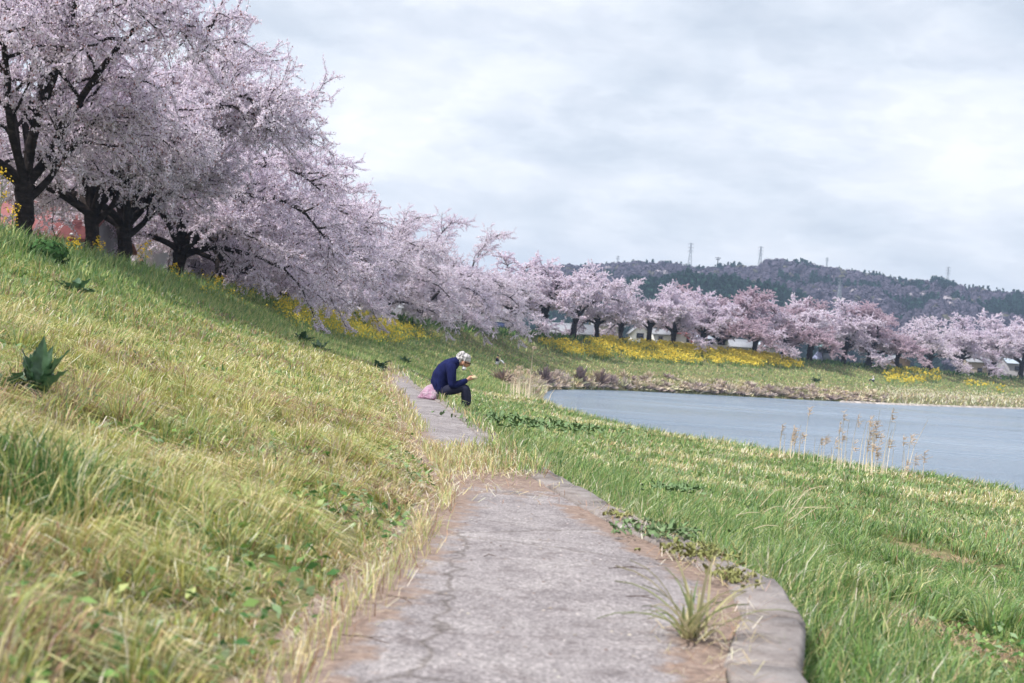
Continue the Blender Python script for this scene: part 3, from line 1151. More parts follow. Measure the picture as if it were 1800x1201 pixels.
def house(label, px0, px1, py_ridge, py_eave, D, wall, roof, kind='gable_side', depth=7.0, wins=(), cat='house', rz=0.0, name='house', door=None, base_drop=2.2, trim=None):
    """front wall from px0 to px1 at depth D; wins: (px0, px1, py0, py1)"""
    pc = (px0 + px1) / 2
    c0 = at(pc, py_eave, D)
    gz = ground_z(c0.x, D) - 0.1
    base_z = min(gz, c0.z - 1.5)
    root = empty(name, (c0.x, D, base_z), rz)
    tag(root, label, cat)
    W = (px1 - px0) / FPX * D
    He = c0.z - base_z
    Hr = at(pc, py_ridge, D).z - base_z
    b = MB()
    t = 0.2
    if kind == 'gable_front':
        b.poly([(-W / 2, 0, 0), (W / 2, 0, 0), (W / 2, 0, He), (0, 0, Hr - 0.1), (-W / 2, 0, He), (-W / 2, depth, 0), (W / 2, depth, 0), (W / 2, depth, He), (0, depth, Hr - 0.1), (-W / 2, depth, He)],
               [(0, 1, 2, 3, 4), (6, 5, 9, 8, 7), (1, 6, 7, 2), (5, 0, 4, 9)])
        b.build('wall', wall, root)
        for s in (-1, 1):
            r_ = MB()
            ex, ez = s * (W / 2 + 0.35), He - 0.35 * (Hr - He) / (W / 2)
            pts = [(0, -0.4, Hr), (ex, -0.4, ez), (ex, depth + 0.4, ez), (0, depth + 0.4, Hr)]
            r_.poly(pts + [(x, y, z + 0.16) for x, y, z in pts], [(3, 2, 1, 0), (4, 5, 6, 7), (0, 1, 5, 4), (1, 2, 6, 5), (2, 3, 7, 6), (3, 0, 4, 7)])
            r_.build('roof', roof, root)
    else:
        b.poly([(-W / 2, 0, 0), (W / 2, 0, 0), (W / 2, 0, He), (-W / 2, 0, He), (-W / 2, depth, 0), (W / 2, depth, 0), (W / 2, depth, He), (-W / 2, depth, He), (-W / 2, depth / 2, Hr - 0.1), (W / 2, depth / 2, Hr - 0.1)],
               [(0, 1, 2, 3), (5, 4, 7, 6), (1, 5, 6, 9, 2), (4, 0, 3, 8, 7)])
        b.build('wall', wall, root)
        for s in (0, 1):
            y0, y1 = (-0.5, depth / 2) if s == 0 else (depth + 0.5, depth / 2)
            ez = He - 0.5 * (Hr - He) / (depth / 2)
            ov = 0.4
            pts = [(-W / 2 - ov, y0, ez), (W / 2 + ov, y0, ez), (W / 2 + ov, y1, Hr), (-W / 2 - ov, y1, Hr)]
            if s:
                pts = pts[::-1]
            r_ = MB()
            r_.poly(pts + [(x, y, z + 0.18) for x, y, z in pts], [(3, 2, 1, 0), (4, 5, 6, 7), (0, 1, 5, 4), (1, 2, 6, 5), (2, 3, 7, 6), (3, 0, 4, 7)])
            r_.build('roof', roof, root)
    for (a0, a1, b0, b1) in wins:
        p0, p1 = at(a0, b1, D), at(a1, b0, D)
        cz = (p0.z + p1.z) / 2 - base_z
        cx_ = (p0.x + p1.x) / 2 - c0.x
        w_, h_ = p1.x - p0.x, abs(p1.z - p0.z)
        fr = MB()
        for e in (-1, 1):
            fr.box((cx_ + e * w_ / 2, -0.04, cz), (0.14, 0.14, h_ + 0.14))
            fr.box((cx_, -0.04, cz + e * h_ / 2), (w_ - 0.14, 0.14, 0.14))
        fr.box((cx_, -0.03, cz), (0.08, 0.1, h_ - 0.14))
        wf = fr.build('window', trim or M_DARKTRIM, root)
        MB().box((cx_, -0.015, cz), (w_ - 0.14, 0.05, h_ - 0.14)).build('pane', m_glass, wf)
    if door:
        a0, a1, b0, b1 = door
        p0, p1 = at(a0, b1, D), at(a1, b0, D)
        MB().box(((p0.x + p1.x) / 2 - c0.x, -0.03, (p0.z + p1.z) / 2 - base_z), (p1.x - p0.x, 0.1, p1.z - p0.z)).build('door', M_DARKTRIM, root)
    return root


house('low house with a broad brick red roof behind the leftmost trunks', -90, 142, 342, 410, 66, M_GREYWALL, M_REDROOF, depth=8, wins=[(85, 122, 416, 430), (20, 60, 412, 428)])
house('bright white walled house between the leaning trunk and the drooping boughs', 160, 272, 372, 392, 82, M_WHITE, M_GREYROOF, depth=8, wins=[(176, 190, 420, 432)])
house('small pale house low behind the slope right of the white house', 335, 366, 455, 468, 96, M_CREAM, M_BLUEROOF, depth=6, wins=[(350, 356, 476, 484)])
house('pale house with a bluish wall behind the dark gap in the trees', 398, 432, 462, 480, 104, M_WHITE, M_BLUEROOF, depth=6, wins=[(408, 414, 488, 496)])
house('grey house with a dark window strip beside the black trunk', 480, 560, 488, 500, 128, M_GREYWALL, M_GREYROOF, depth=7, wins=[(498, 518, 506, 514), (534, 548, 506, 514)], trim=M_WHITE)
house('cream house wall showing beneath the drooping boughs', 632, 668, 508, 520, 160, M_CREAM, M_GREYROOF, depth=7, wins=[(644, 652, 530, 538)])
house('dark grey house with a white crossed window', 706, 752, 532, 543, 172, M_GREYWALL, M_GREYROOF, depth=7, wins=[(713, 721, 549, 558), (731, 741, 552, 561)], trim=M_WHITE)
house('long white building with a dark blue base at the bend', 836, 905, 538, 549, 215, M_WHITE, M_GREYROOF, depth=8, wins=[(852, 862, 555, 561), (880, 890, 557, 563)])
house('low shed with a grey roof and barred window', 968, 1047, 570, 586, 228, M_GREYWALL, M_GREYROOF, depth=9, wins=[(1022, 1040, 588, 594)], trim=M_WHITE, cat='shed', name='shed')
house('cream two storey house behind the bulky trunk', 1043, 1096, 562, 573, 236, M_CREAM, M_GREYROOF, depth=8, wins=[(1070, 1076, 576, 586), (1079, 1083, 579, 585), (1086, 1092, 577, 586)], trim=M_GREYWALL)
house('small white gable ended house with one window', 1110.5, 1141.5, 570, 585, 230, M_WHITE, M_GREYROOF, 'gable_front', depth=7, wins=[(1119.5, 1131, 587, 594)])
house('small white house right of the white gable', 1150, 1181, 580, 588, 236, M_WHITE, M_GREYROOF, depth=6, wins=[(1157, 1165, 592, 599)], trim=M_GREYWALL)
house('low lean-to with a dark grey roof in front of the small white house', 1152, 1177, 600.5, 604.5, 224, M_WHITE, M_GREYROOF, depth=4, cat='shed', name='lean_to')
house('white house with dark windows and a red trimmed stair', 1178, 1236, 577, 587, 240, M_WHITE, M_REDROOF, depth=7, wins=[(1207, 1212, 592, 603), (1215, 1220, 592, 603), (1228, 1233, 596, 602)])
house('cream bungalow with a grey-blue roof', 1222, 1275, 586, 596, 238, M_CREAM, M_BLUEROOF, depth=8, wins=[(1228, 1233, 598, 604), (1245, 1253, 598, 605)], door=(1262, 1265, 599, 607))
house('dark blue roofed house behind the pink cherry', 1286, 1330, 598, 610, 262, M_GREYWALL, M_GREYROOF, depth=7, wins=[(1316, 1321, 611, 615)], trim=M_WHITE)
house('purple grey house behind the white rail', 1338, 1372, 600, 610, 275, M_GREYWALL, M_BLUEROOF, depth=7, wins=[(1346, 1352, 613, 618)], trim=M_WHITE)
house('brown timber house with an orange lit gable', 1566, 1600, 626, 634, 300, M_BROWNW, M_GREYROOF, 'gable_front', depth=7, wins=[(1579, 1585, 640, 645)])
house('tan building with dark openings near the right edge', 1702, 1752, 626, 637, 330, plain('tan_render', (0.30, 0.25, 0.21)), M_GREYROOF, depth=8, wins=[(1718, 1726, 648, 655), (1738, 1747, 648, 655)])
house('grey building behind the rightmost trunk', 1772, 1830, 630, 640, 340, M_GREYWALL, M_BLUEROOF, depth=8, wins=[(1784, 1792, 645, 651)])

# details that stand on their own
a = at(905 - 35, 577, 212)
o = MB().box((0, 0, 0.2), (5.6, 0.25, 1.3)).box((0, 0, 0.88), (5.7, 0.3, 0.1)).build('barrier', M_NAVY)
o.location = (a.x, 211, a.z)
tag(o, 'dark blue low barrier in front of the long white building', 'barrier')
st = empty('outdoor_stair', at(1204, 604, 236))
tag(st, 'red railed outdoor stair on the white house', 'stair')
s_ = MB()
for k in range(8):
    s_.box((-1.4 + k * 0.36, 0, 2.4 - k * 0.3), (0.4, 1.0, 0.08))
s_.build('steps', M_REDROOF, st)
MB().tube([(-1.6, -0.5, 3.4), (1.3, -0.5, 1.1)], 0.12, 6).tube([(-1.6, -0.5, 2.5), (1.3, -0.5, 0.2)], 0.14, 6).build('handrail', M_REDROOF, st)


def wall_strip(px0, py0, px1, py1, D, h, mat, name, label, cat, posts=0):
    a, b = at(px0, py0, D), at(px1, py1, D)
    root = empty(name, ((a.x + b.x) / 2, D, (a.z + b.z) / 2))
    tag(root, label, cat)
    d = b - a
    sl = math.atan2(d.z, d.x)
    mb = MB()
    n = 6
    for k in range(n):
        f0 = -0.5 + (k + 0.5) / n
        mb.box((d.x * f0, 0, d.z * f0), (abs(d.x) / n - 0.02, 0.14, h))
    mb.build('beam', mat, root)
    pm = MB()
    for k in range(posts):
        f0 = -0.5 + (k + 0.5) / posts
        MB().box((d.x * f0, 0.12, d.z * f0 - 0.4), (0.12, 0.09, 1.1)).build('post', mat, root)
    return root


wall_strip(1180, 603.5, 1282, 612, 226, 0.75, M_CREAM, 'garden_wall', 'low cream wall running in front of the bungalow', 'wall')
wall_strip(1334, 623, 1378, 627.5, 245, 0.42, M_WHITE, 'guard_rail', 'white guard rail behind the yellow flowers', 'guard rail', 5)
wall_strip(1512, 631, 1546, 634, 262, 0.40, M_WHITE, 'guard_rail', 'short white guard rail right of the pavilion', 'guard rail', 4)
wall_strip(492, 519, 552, 531, 120, 0.55, M_WHITE, 'guard_rail', 'white rail either side of the black trunk on the left levee', 'guard rail', 5)

pv = at(1456, 632, 262)
pav = empty('pavilion', pv)
tag(pav, 'small open pavilion with a teal roof and blue-grey sheet sides', 'pavilion')
W2 = 1.5
rf = MB()
rf.poly([(-2, -2, 2.2), (2, -2, 2.2), (2, 2, 2.2), (-2, 2, 2.2), (-0.4, -0.4, 3.3), (0.4, -0.4, 3.3), (0.4, 0.4, 3.3), (-0.4, 0.4, 3.3)],
        [(3, 2, 1, 0), (4, 5, 6, 7), (0, 1, 5, 4), (1, 2, 6, 5), (2, 3, 7, 6), (3, 0, 4, 7)])
rf.build('roof', M_TEAL, pav)
for sx in (-1, 1):
    for sy in (-1, 1):
        MB().box((sx * W2, sy * W2, 0.9), (0.16, 0.16, 2.5)).build('post', M_DARKTRIM, pav)
MB().box((0, -W2 + 0.12, 0.45), (2.7, 0.08, 1.3)).build('side_sheet', M_BLUEROOF, pav)
MB().box((0, W2, 0.9), (2.8, 0.08, 2.4)).build('back_wall', M_DARKTRIM, pav)
tp_ = at(1436, 629, 260)
mbt = MB()
mbt.poly([(-1.1, -0.8, -0.6), (1.0, -0.8, -0.6), (1.0, 0.8, -0.6), (-1.1, 0.8, -0.6), (0.1, -0.25, 1.1), (0.7, -0.2, 1.0), (0.7, 0.3, 1.0), (0.1, 0.3, 1.15)],
         [(0, 1, 5, 4), (1, 2, 6, 5), (2, 3, 7, 6), (3, 0, 4, 7), (4, 5, 6, 7)])
o = mbt.build('tarpaulin', plain('blue_grey_sheet', (0.25, 0.28, 0.42), 0.6, 0.2))
o.location = tp_
tag(o, 'blue-grey tarpaulin draped in a heap left of the pavilion', 'tarpaulin')
cp_ = at(1689, 650, 300)
o = MB().box((0, 0, 0.6), (0.75, 0.75, 3.0), 0.3, 0.85).box((0, 0, 2.16), (0.8, 0.8, 0.14), 0.3).build('pillar', plain('cream_stone', (0.66, 0.58, 0.40)))
o.location = cp_
tag(o, 'single cream pillar under the cherry boughs on the right', 'pillar')

# ------------------------------------------------------------------ people
def skin_mesh(name, pts, edges, radii, mat, parent, root=0, sub=2, smooth_iter=0):
    me = bpy.data.meshes.new(name)
    me.from_pydata([tuple(p) for p in pts], edges, [])
    o = bpy.data.objects.new(name, me)
    COL.objects.link(o)
    o.modifiers.new('skin', 'SKIN').use_smooth_shade = True
    if not me.skin_vertices:
        # from_pydata meshes get their skin layer with the modifier's first evaluation
        bpy.context.view_layer.objects.active = o
        bpy.ops.mesh.customdata_skin_add()
    for i, r in enumerate(radii):
        sv = me.skin_vertices[0].data[i]
        sv.radius = (r, r) if isinstance(r, (int, float)) else r
        sv.use_root = (i == root)
    s_ = o.modifiers.new('sub', 'SUBSURF')
    s_.levels = s_.render_levels = sub
    dg = bpy.context.evaluated_depsgraph_get()
    me2 = bpy.data.meshes.new_from_object(o.evaluated_get(dg))
    o.modifiers.clear()
    o.data = me2
    me2.name = name
    me2.materials.clear()
    me2.materials.append(mat)
    o.parent = parent
    return o


M_SKIN = plain('skin', (0.50, 0.27, 0.18), 0.6, 0.08, 8)
M_NAVYKNIT = plain('navy_wool', (0.012, 0.016, 0.072), 0.95, 0.3, 12, 0.6, 0.1)
M_TROUSERS = plain('dark_trousers', (0.030, 0.032, 0.060), 0.9, 0.2, 18, 0.2, 0.1)
M_SHOE = plain('black_shoe', (0.02, 0.02, 0.022), 0.6, 0.2)
M_HAIR = plain('white_grey_hair', (0.54, 0.52, 0.53), 0.9, 0.2, 30, 0.3)
M_MASK = plain('white_cloth', (0.78, 0.78, 0.80), 0.8, 0.04)
M_BLACK = plain('black_plastic', (0.015, 0.015, 0.018), 0.4, 0.1)

KY = 24.4
man_x = float(np.interp(KY, kl[:, 1], kl[:, 0]))
tan_ = kpt(np.interp(KY, kl[:, 1], ks) + 0.4) - kpt(np.interp(KY, kl[:, 1], ks) - 0.4)
face_rz = math.atan2(-tan_[0], tan_[1])             # facing the river, square to the kerb
man_pos = Vector((man_x - 0.06, KY, 0.03))
man = empty('person', man_pos, face_rz - 0.10)
tag(man, 'white haired person in navy cardigan sitting hunched on the kerb, eating', 'person')
body_pts = [(-.09, 0, .12), (-.13, 0, .28), (-.05, 0, .44), (.07, 0, .565), (.17, 0, .635), (.225, 0, .625),
            (.305, 0, .655), (.345, 0, .60), (.40, 0, .585),                                            # skull, face, nose
            (.09, -.17, .57), (.10, -.245, .22), (.36, -.10, .335), (.415, -.055, .375),                  # right arm
            (.09, .17, .57), (.12, .245, .22), (.36, .09, .325), (.415, .045, .365),                      # left arm
            (-.05, -.10, .105), (.335, -.135, .185), (.36, -.13, -.15), (.45, -.14, -.20),                # right leg
            (-.05, .10, .105), (.36, .11, .19), (.40, .11, -.14), (.49, .12, -.20)]                       # left leg
body_e = [(0, 1), (1, 2), (2, 3), (3, 4), (4, 5), (5, 6), (6, 7), (7, 8), (3, 9), (9, 10), (10, 11), (11, 12), (3, 13), (13, 14), (14, 15), (15, 16),
          (0, 17), (17, 18), (18, 19), (19, 20), (0, 21), (21, 22), (22, 23), (23, 24)]
body_r = [.11, .10, .10, .08, .055, .062, .100, .078, .022, .050, .040, .028, .030, .050, .040, .028, .030,
          .085, .058, .038, .03, .085, .058, .038, .03]
n0 = len(body_pts)
# five fingers to each hand, curled round what they hold
for side, w in ((-1, 12), (1, 16)):
    px_, py_, pz_ = body_pts[w]
    for fi, (oy, oz, ln) in enumerate(((-.002, .030, .030), (.006, .012, .036), (.008, -.006, .033), (.006, -.022, .026))):
        i0 = len(body_pts)
        body_pts += [(px_ + .022, py_ - side * .004, pz_ + oz), (px_ + .022 + ln, py_ - side * .010, pz_ + oz + .004), (px_ + .028 + ln, py_ - side * .034, pz_ + oz + .002)]
        body_e += [(w, i0), (i0, i0 + 1), (i0 + 1, i0 + 2)]
        body_r += [.010, .009, .008]
    i0 = len(body_pts)
    body_pts += [(px_ - .004, py_ - side * .024, pz_ + .030), (px_ + .024, py_ - side * .040, pz_ + .046)]
    body_e += [(w, i0), (i0, i0 + 1)]
    body_r += [.012, .009]
skin_mesh('body', body_pts, body_e, body_r, M_SKIN, man)
cd = MB()
SP = [(-.04, .045), (-.07, .15), (-.085, .27), (-.065, .38), (-.015, .48), (.05, .55), (.12, .61), (.175, .65), (.20, .672)]
RA = [.165, .172, .170, .168, .155, .135, .108, .080, .066]
RL = [.185, .190, .185, .190, .200, .205, .170, .100, .072]
NS_ = 18
for i, (x, z) in enumerate(SP):
    a0, a1 = SP[max(i - 1, 0)], SP[min(i + 1, len(SP) - 1)]
    tx, tz = a1[0] - a0[0], a1[1] - a0[1]
    l_ = math.hypot(tx, tz)
    nx_, nz_ = tz / l_, -tx / l_                     # forward normal of the spine
    for j in range(NS_):
        th = 2 * math.pi * j / NS_
        f_ = math.cos(th) * RA[i] * (1 + 0.035 * math.sin(3 * th + i * 2.1) + 0.03 * math.sin(7 * th + i * 1.3))
        cd.v.append((x + nx_ * f_, math.sin(th) * RL[i], z + nz_ * f_))
for i in range(len(SP) - 1):
    for j in range(NS_):
        cd.f.append((i * NS_ + j, i * NS_ + (j + 1) % NS_, (i + 1) * NS_ + (j + 1) % NS_, (i + 1) * NS_ + j))
cd.f.append(tuple(range(NS_ - 1, -1, -1)))
cd.build('cardigan', M_NAVYKNIT, man, True)
for s_y, elb, wri in ((-1, (.12, -.245, .215), (.375, -.095, .34)), (1, (.14, .245, .215), (.375, .085, .33))):
    skin_mesh('sleeve', [(.04, s_y * .05, .55), (.065, s_y * .13, .555), (.085, s_y * .185, .52), (.10, s_y * .225, .37), elb, (.25, s_y * .175, .27), wri], [(0, 1), (1, 2), (2, 3), (3, 4), (4, 5), (5, 6)],
              [.10, .108, .098, .078, .072, .060, .047], M_NAVYKNIT, man)
tr = [(-.10, 0, .12), (-.05, -.10, .115), (.14, -.125, .165), (.335, -.135, .195), (.365, -.132, .02), (.362, -.13, -.13), (-.05, .10, .115), (.15, .11, .165), (.36, .11, .20), (.395, .11, .02), (.40, .11, -.125)]
skin_mesh('trousers', tr, [(0, 1), (1, 2), (2, 3), (3, 4), (4, 5), (0, 6), (6, 7), (7, 8), (8, 9), (9, 10)],
          [.125, .105, .098, .086, .076, .070, .105, .098, .086, .076, .070], M_TROUSERS, man)
for sx, sy in ((.36, -.13), (.40, .11)):
    skin_mesh('shoe', [(sx - .05, sy, -.20), (sx + .05, sy, -.195), (sx + .14, sy - .005, -.215), (sx + .01, sy, -.15)], [(0, 1), (1, 2), (1, 3)], [.044, .05, .036, .046], M_SHOE, man, 1, 1)
hr = MB()
hr.ellipsoid((.285, 0, .695), (.120, .098, .098), 9, 16, 0.35, 0.12, -0.30, 5)
hr.ellipsoid((.222, 0, .665), (.058, .084, .066), 7, 12, 0.3, 0.16, -1, 6)
hr.ellipsoid((.325, 0, .715), (.070, .084, .052), 6, 12, 0.5, 0.12, -1, 8)
hr.ellipsoid((.312, 0, .722), (.088, .090, .064), 7, 14, 0.4, 0.12, -1, 9)
rh = random.Random(3)
for k in range(150):
    th, ph = rh.uniform(0, 6.283), rh.uniform(-0.25, 1.5)
    if math.cos(th) > 0.3 and ph < 0.45:
        continue
    hr.ellipsoid((.280 + .118 * math.cos(ph) * math.cos(th), .098 * math.cos(ph) * math.sin(th), .690 + .100 * math.sin(ph) + (.02 if math.cos(th) < 0 else -.01)), (rh.uniform(.014, .028), rh.uniform(.012, .022), rh.uniform(.010, .020)), 3, 5, rh.uniform(0, 1.5), 0.3, seed=k)
for k in range(90):
    th, ph = rh.uniform(0, 6.283), rh.uniform(-0.1, 1.5)
    hr.ellipsoid((.322 + .072 * math.cos(ph) * math.cos(th), .086 * math.cos(ph) * math.sin(th), .716 + .056 * math.sin(ph)), (rh.uniform(.014, .026), rh.uniform(.012, .022), rh.uniform(.010, .018)), 3, 5, rh.uniform(0, 1.5), 0.3, seed=k)
hr.build('hair', M_HAIR, man)
for s in (-1, 1):
    MB().ellipsoid((.285, s * .098, .622), (.024, .012, .036), 6, 8, 0.3).build('ear', M_SKIN, man, True)
gl = MB()
for s in (-1, 1):
    ring = [(.405 + .008 * math.sin(a_), s * .034 + .026 * math.cos(a_), .612 + .020 * math.sin(a_)) for a_ in [k * math.pi / 5 for k in range(11)]]
    gl.tube(ring, .007, 4)
    gl.tube([(.400, s * .062, .618), (.29, s * .102, .640)], .008, 4)
gl.tube([(.408, -.010, .615), (.408, .010, .615)], .005, 4)
gl.build('glasses', M_BLACK, man)
mk_ = MB()
mk_.ellipsoid((.300, 0, .530), (.040, .066, .040), 7, 12, 0.9, 0.05)
mk_.tube([(.290, -.085, .545), (.285, -.103, .62)], .004, 4).tube([(.290, .085, .545), (.285, .103, .62)], .004, 4)
mk_.build('face_mask', M_MASK, man, True)
mo = MB().ellipsoid((.408, 0, .545), (.012, .026, .008), 5, 8, 0.4).build('mouth', plain('lips', (0.30, 0.12, 0.10)), man, True)

# what he holds: things of their own
mw = Matrix.Translation(man_pos) @ Matrix.Rotation(face_rz - 0.10, 4, 'Z')


def in_hand(name, mb, mat, loc, label, cat, smooth_=False):
    o_ = mb.build(name, mat, None, smooth_)
    o_.location = mw @ Vector(loc)
    o_.rotation_euler = (0, 0, face_rz - 0.10)
    return tag(o_, label, cat)


box_mb = MB()
box_mb.poly([(-.055, -.05, -.02), (.055, -.05, -.02), (.055, .05, -.02), (-.055, .05, -.02), (-.07, -.065, .03), (.07, -.065, .03), (.07, .065, .03), (-.07, .065, .03), (-.06, -.055, .022), (.06, -.055, .022), (.06, .055, .022), (-.06, .055, .022)],
            [(3, 2, 1, 0), (0, 1, 5, 4), (1, 2, 6, 5), (2, 3, 7, 6), (3, 0, 4, 7), (4, 5, 9, 8), (5, 6, 10, 9), (6, 7, 11, 10), (7, 4, 8, 11), (8, 9, 10, 11)])
box_mb.ellipsoid((0, 0, .035), (.045, .04, .022), 6, 10, 0, 0.3)
in_hand('food_tray', box_mb, plain('pale_food_tray', (0.66, 0.58, 0.36), 0.6, 0.15, 40), (.475, 0, .375), 'small pale food tray held in both hands of the seated person', 'food tray')
in_hand('chopsticks', MB().tube([(-.045, 0, .10), (.05, -.012, -.03)], [.007, .008], 5).tube([(-.045, .012, .10), (.055, .002, -.03)], [.007, .008], 5),
        plain('pale_wood', (0.74, 0.62, 0.38)), (.43, -.02, .425), 'pale wooden chopsticks raised to the mouth of the seated person', 'chopsticks')

# pink plastic bag behind his back
m_bag, nt, out = new_mat('pink_plastic_film')
f = n_noise(nt, 9, 6, 0.7)
c = n_ramp(nt, f, [(0.3, (0.82, 0.36, 0.62)), (0.5, (0.88, 0.60, 0.78)), (0.68, (0.93, 0.86, 0.92))])
d1 = nt.nodes.new('ShaderNodeBsdfPrincipled')
d1.inputs['Roughness'].default_value = 0.3
nt.links.new(c, d1.inputs['Base Color'])
nt.links.new(n_bump(nt, f, 1.0, 0.12), d1.inputs['Normal'])
d2 = nt.nodes.new('ShaderNodeBsdfTranslucent')
nt.links.new(c, d2.inputs[0])
mx = nt.nodes.new('ShaderNodeMixShader')
mx.inputs[0].default_value = 0.35
nt.links.new(d1.outputs[0], mx.inputs[1])
nt.links.new(d2.outputs[0], mx.inputs[2])
nt.links.new(mx.outputs[0], out.inputs[0])
V, F = [], []
rb = random.Random(4)
NB, NS = 9, 22
for i in range(NB):
    h = i / (NB - 1)
    for j in range(NS):
        th = 2 * math.pi * j / NS
        k = (1 - h ** 2.6 * 0.72) * (0.9 + 0.25 * h * (1 - h)) * (1 + 0.14 * math.sin(3 * th + 5 * h) + 0.09 * math.sin(7 * th - 4 * h) + 0.08 * rb.uniform(-1, 1))
        V.append((.225 * k * math.cos(th) + 0.07 * h, .18 * k * math.sin(th), 0.225 * h * (1 + 0.16 * math.sin(2 * th + 0.6)) - 0.01))
for i in range(NB - 1):
    for j in range(NS):
        F.append((i * NS + j, i * NS + (j + 1) % NS, (i + 1) * NS + (j + 1) % NS, (i + 1) * NS + j))
F.append(tuple(range(NS - 1, -1, -1)))
bag = empty('plastic_bag', mw @ Vector((-.235, -.06, -.015)), face_rz)
tag(bag, 'crumpled pink plastic bag on the path behind the seated person', 'bag')
mesh_obj('film', V, F, m_bag, bag, smooth=True)
hd = MB()
for s in (-1, 1):
    hd.tube([(.06, s * .03, .195), (.095, s * .045, .235), (.12, s * .03, .26), (.10, s * .008, .24), (.085, s * .004, .20)], [.014, .010, .009, .010, .014], 5)
hd.build('handle', m_bag, bag, True)


def small_person(pos, rz, pose, mats, label, scale=1.0, hat=None):
    root = empty('person', pos, rz)
    tag(root, label, 'person')
    root.scale = (scale,) * 3
    skin_m, top, legs = mats
    if pose == 'sit':       # on the ground, knees drawn up, facing +x
        hip, chest, nk, hd_ = (0, 0, .12), (-.03, 0, .42), (.05, 0, .60), (.10, 0, .74)
        arms = [[(.0, s * .18, .52), (.10, s * .24, .30), (.34, s * .12, .33)] for s in (-1, 1)]
        lg = [[(.02, s * .10, .11), (.42, s * .13, .36), (.72, s * .12, .05), (.84, s * .12, .05)] for s in (-1, 1)]
    else:                   # standing or walking
        hip, chest, nk, hd_ = (0, 0, .90), (.02, 0, 1.22), (.03, 0, 1.44), (.05, 0, 1.58)
        arms = [[(.02, s * .19, 1.36), (-.03 - .06 * s, s * .25, 1.10), (.10 - .10 * s, s * .22, .88)] for s in (-1, 1)]
        lg = [[(.0, s * .10, .86), (.06 * s + .03, s * .11, .48), (.12 * s - .04, s * .11, .08), (.12 * s + .10, s * .12, .04)] for s in (-1, 1)]
    pts = [hip, chest, nk, hd_] + arms[0] + arms[1] + lg[0] + lg[1]
    e = [(0, 1), (1, 2), (2, 3), (2, 4), (4, 5), (5, 6), (2, 7), (7, 8), (8, 9), (0, 10), (10, 11), (11, 12), (12, 13), (0, 14), (14, 15), (15, 16), (16, 17)]
    r = [.13, .14, .06, .10, .06, .045, .035, .06, .045, .035, .085, .06, .045, .04, .085, .06, .045, .04]
    skin_mesh('body', pts, e, r, skin_m, root, 0, 1)
    skin_mesh('jacket', [hip, chest, nk] + arms[0] + arms[1], [(0, 1), (1, 2), (2, 3), (3, 4), (4, 5), (2, 6), (6, 7), (7, 8)], [.165, .175, .10, .085, .065, .045, .085, .065, .045], top, root, 0, 1)
    skin_mesh('trousers', [hip] + lg[0][:3] + lg[1][:3], [(0, 1), (1, 2), (2, 3), (0, 4), (4, 5), (5, 6)], [.15, .10, .078, .06, .10, .078, .06], legs, root, 0, 1)
    MB().ellipsoid((hd_[0] - .015, 0, hd_[2] + .035), (.115, .105, .10), 7, 10, 0.1, 0.05, -0.2).build('hat' if hat else 'hair', hat or M_BLACK, root, True)
    return root


M_WHITECLOTH = plain('white_clothing', (0.70, 0.70, 0.72))
M_DARKCLOTH = plain('dark_clothing', (0.02, 0.022, 0.05))
M_REDCLOTH = plain('red_jacket', (0.33, 0.045, 0.05))
M_PLUM = plain('plum_brown_jacket', (0.13, 0.06, 0.07))
small_person(hit(873, 645) + Vector((0, 0, 0.30)), -0.2, 'sit', (M_SKIN, M_DARKCLOTH, M_WHITECLOTH), 'distant person in dark top and pale trousers sitting on the green slope', 1.0)
small_person(hit(1535, 674) + Vector((0, 0, 0.28)), 3.0, 'sit', (M_SKIN, M_WHITECLOTH, M_DARKCLOTH), 'distant person in white crouching above the tan bank under the trees', 1.0, M_WHITECLOTH)


def stand_at(px, py_foot, Y):
    p_ = at(px, py_foot, Y)
    return Vector((p_.x, Y, ground_z(p_.x, Y)))


p_ = stand_at(124, 440, 60)
small_person(p_, -1.2, 'stand', (M_SKIN, M_REDCLOTH, M_DARKCLOTH), 'person in a red jacket and pale hat standing beside the forked trunk', 0.86, M_WHITECLOTH)
p_ = stand_at(248, 460, 82)
small_person(p_, 0.4, 'stand', (M_SKIN, M_PLUM, M_DARKCLOTH), 'person in a plum brown jacket walking past the bright white wall', 1.0)

# ------------------------------------------------------------------ grass and other ground cover
m_grass = leafy('grass_blades', 0.28, tcol=(1.0, 1.0, 0.75))
m_dry = leafy('dry_stalks', 0.25)
m_petal = leafy('yellow_petals', 0.35)

A_ = G[:-1, :-1]
B_ = G[:-1, 1:]
C_ = G[1:, 1:]
D_ = G[1:, :-1]
QC = (A_ + B_ + C_ + D_) / 4
QA = 0.5 * np.linalg.norm(np.cross(C_ - A_, D_ - B_), axis=2)
QS = np.broadcast_to(seg_id[:-1][None, :], QA.shape)
qpx, qpy, qdz = project(QC.reshape(-1, 3))
qpx, qpy, qdz = qpx.reshape(QA.shape), qpy.reshape(QA.shape), qdz.reshape(QA.shape)
QD = np.linalg.norm(QC - np.array([0, 0, CAM_H]), axis=2)
marg = 160 + 2500 * 0.5 / np.maximum(QD, 1)
VIS = (qdz > 1.2) & (qpx > -marg) & (qpx < 1800 + marg) & (qpy < 1300 + marg) & (QD < 420)


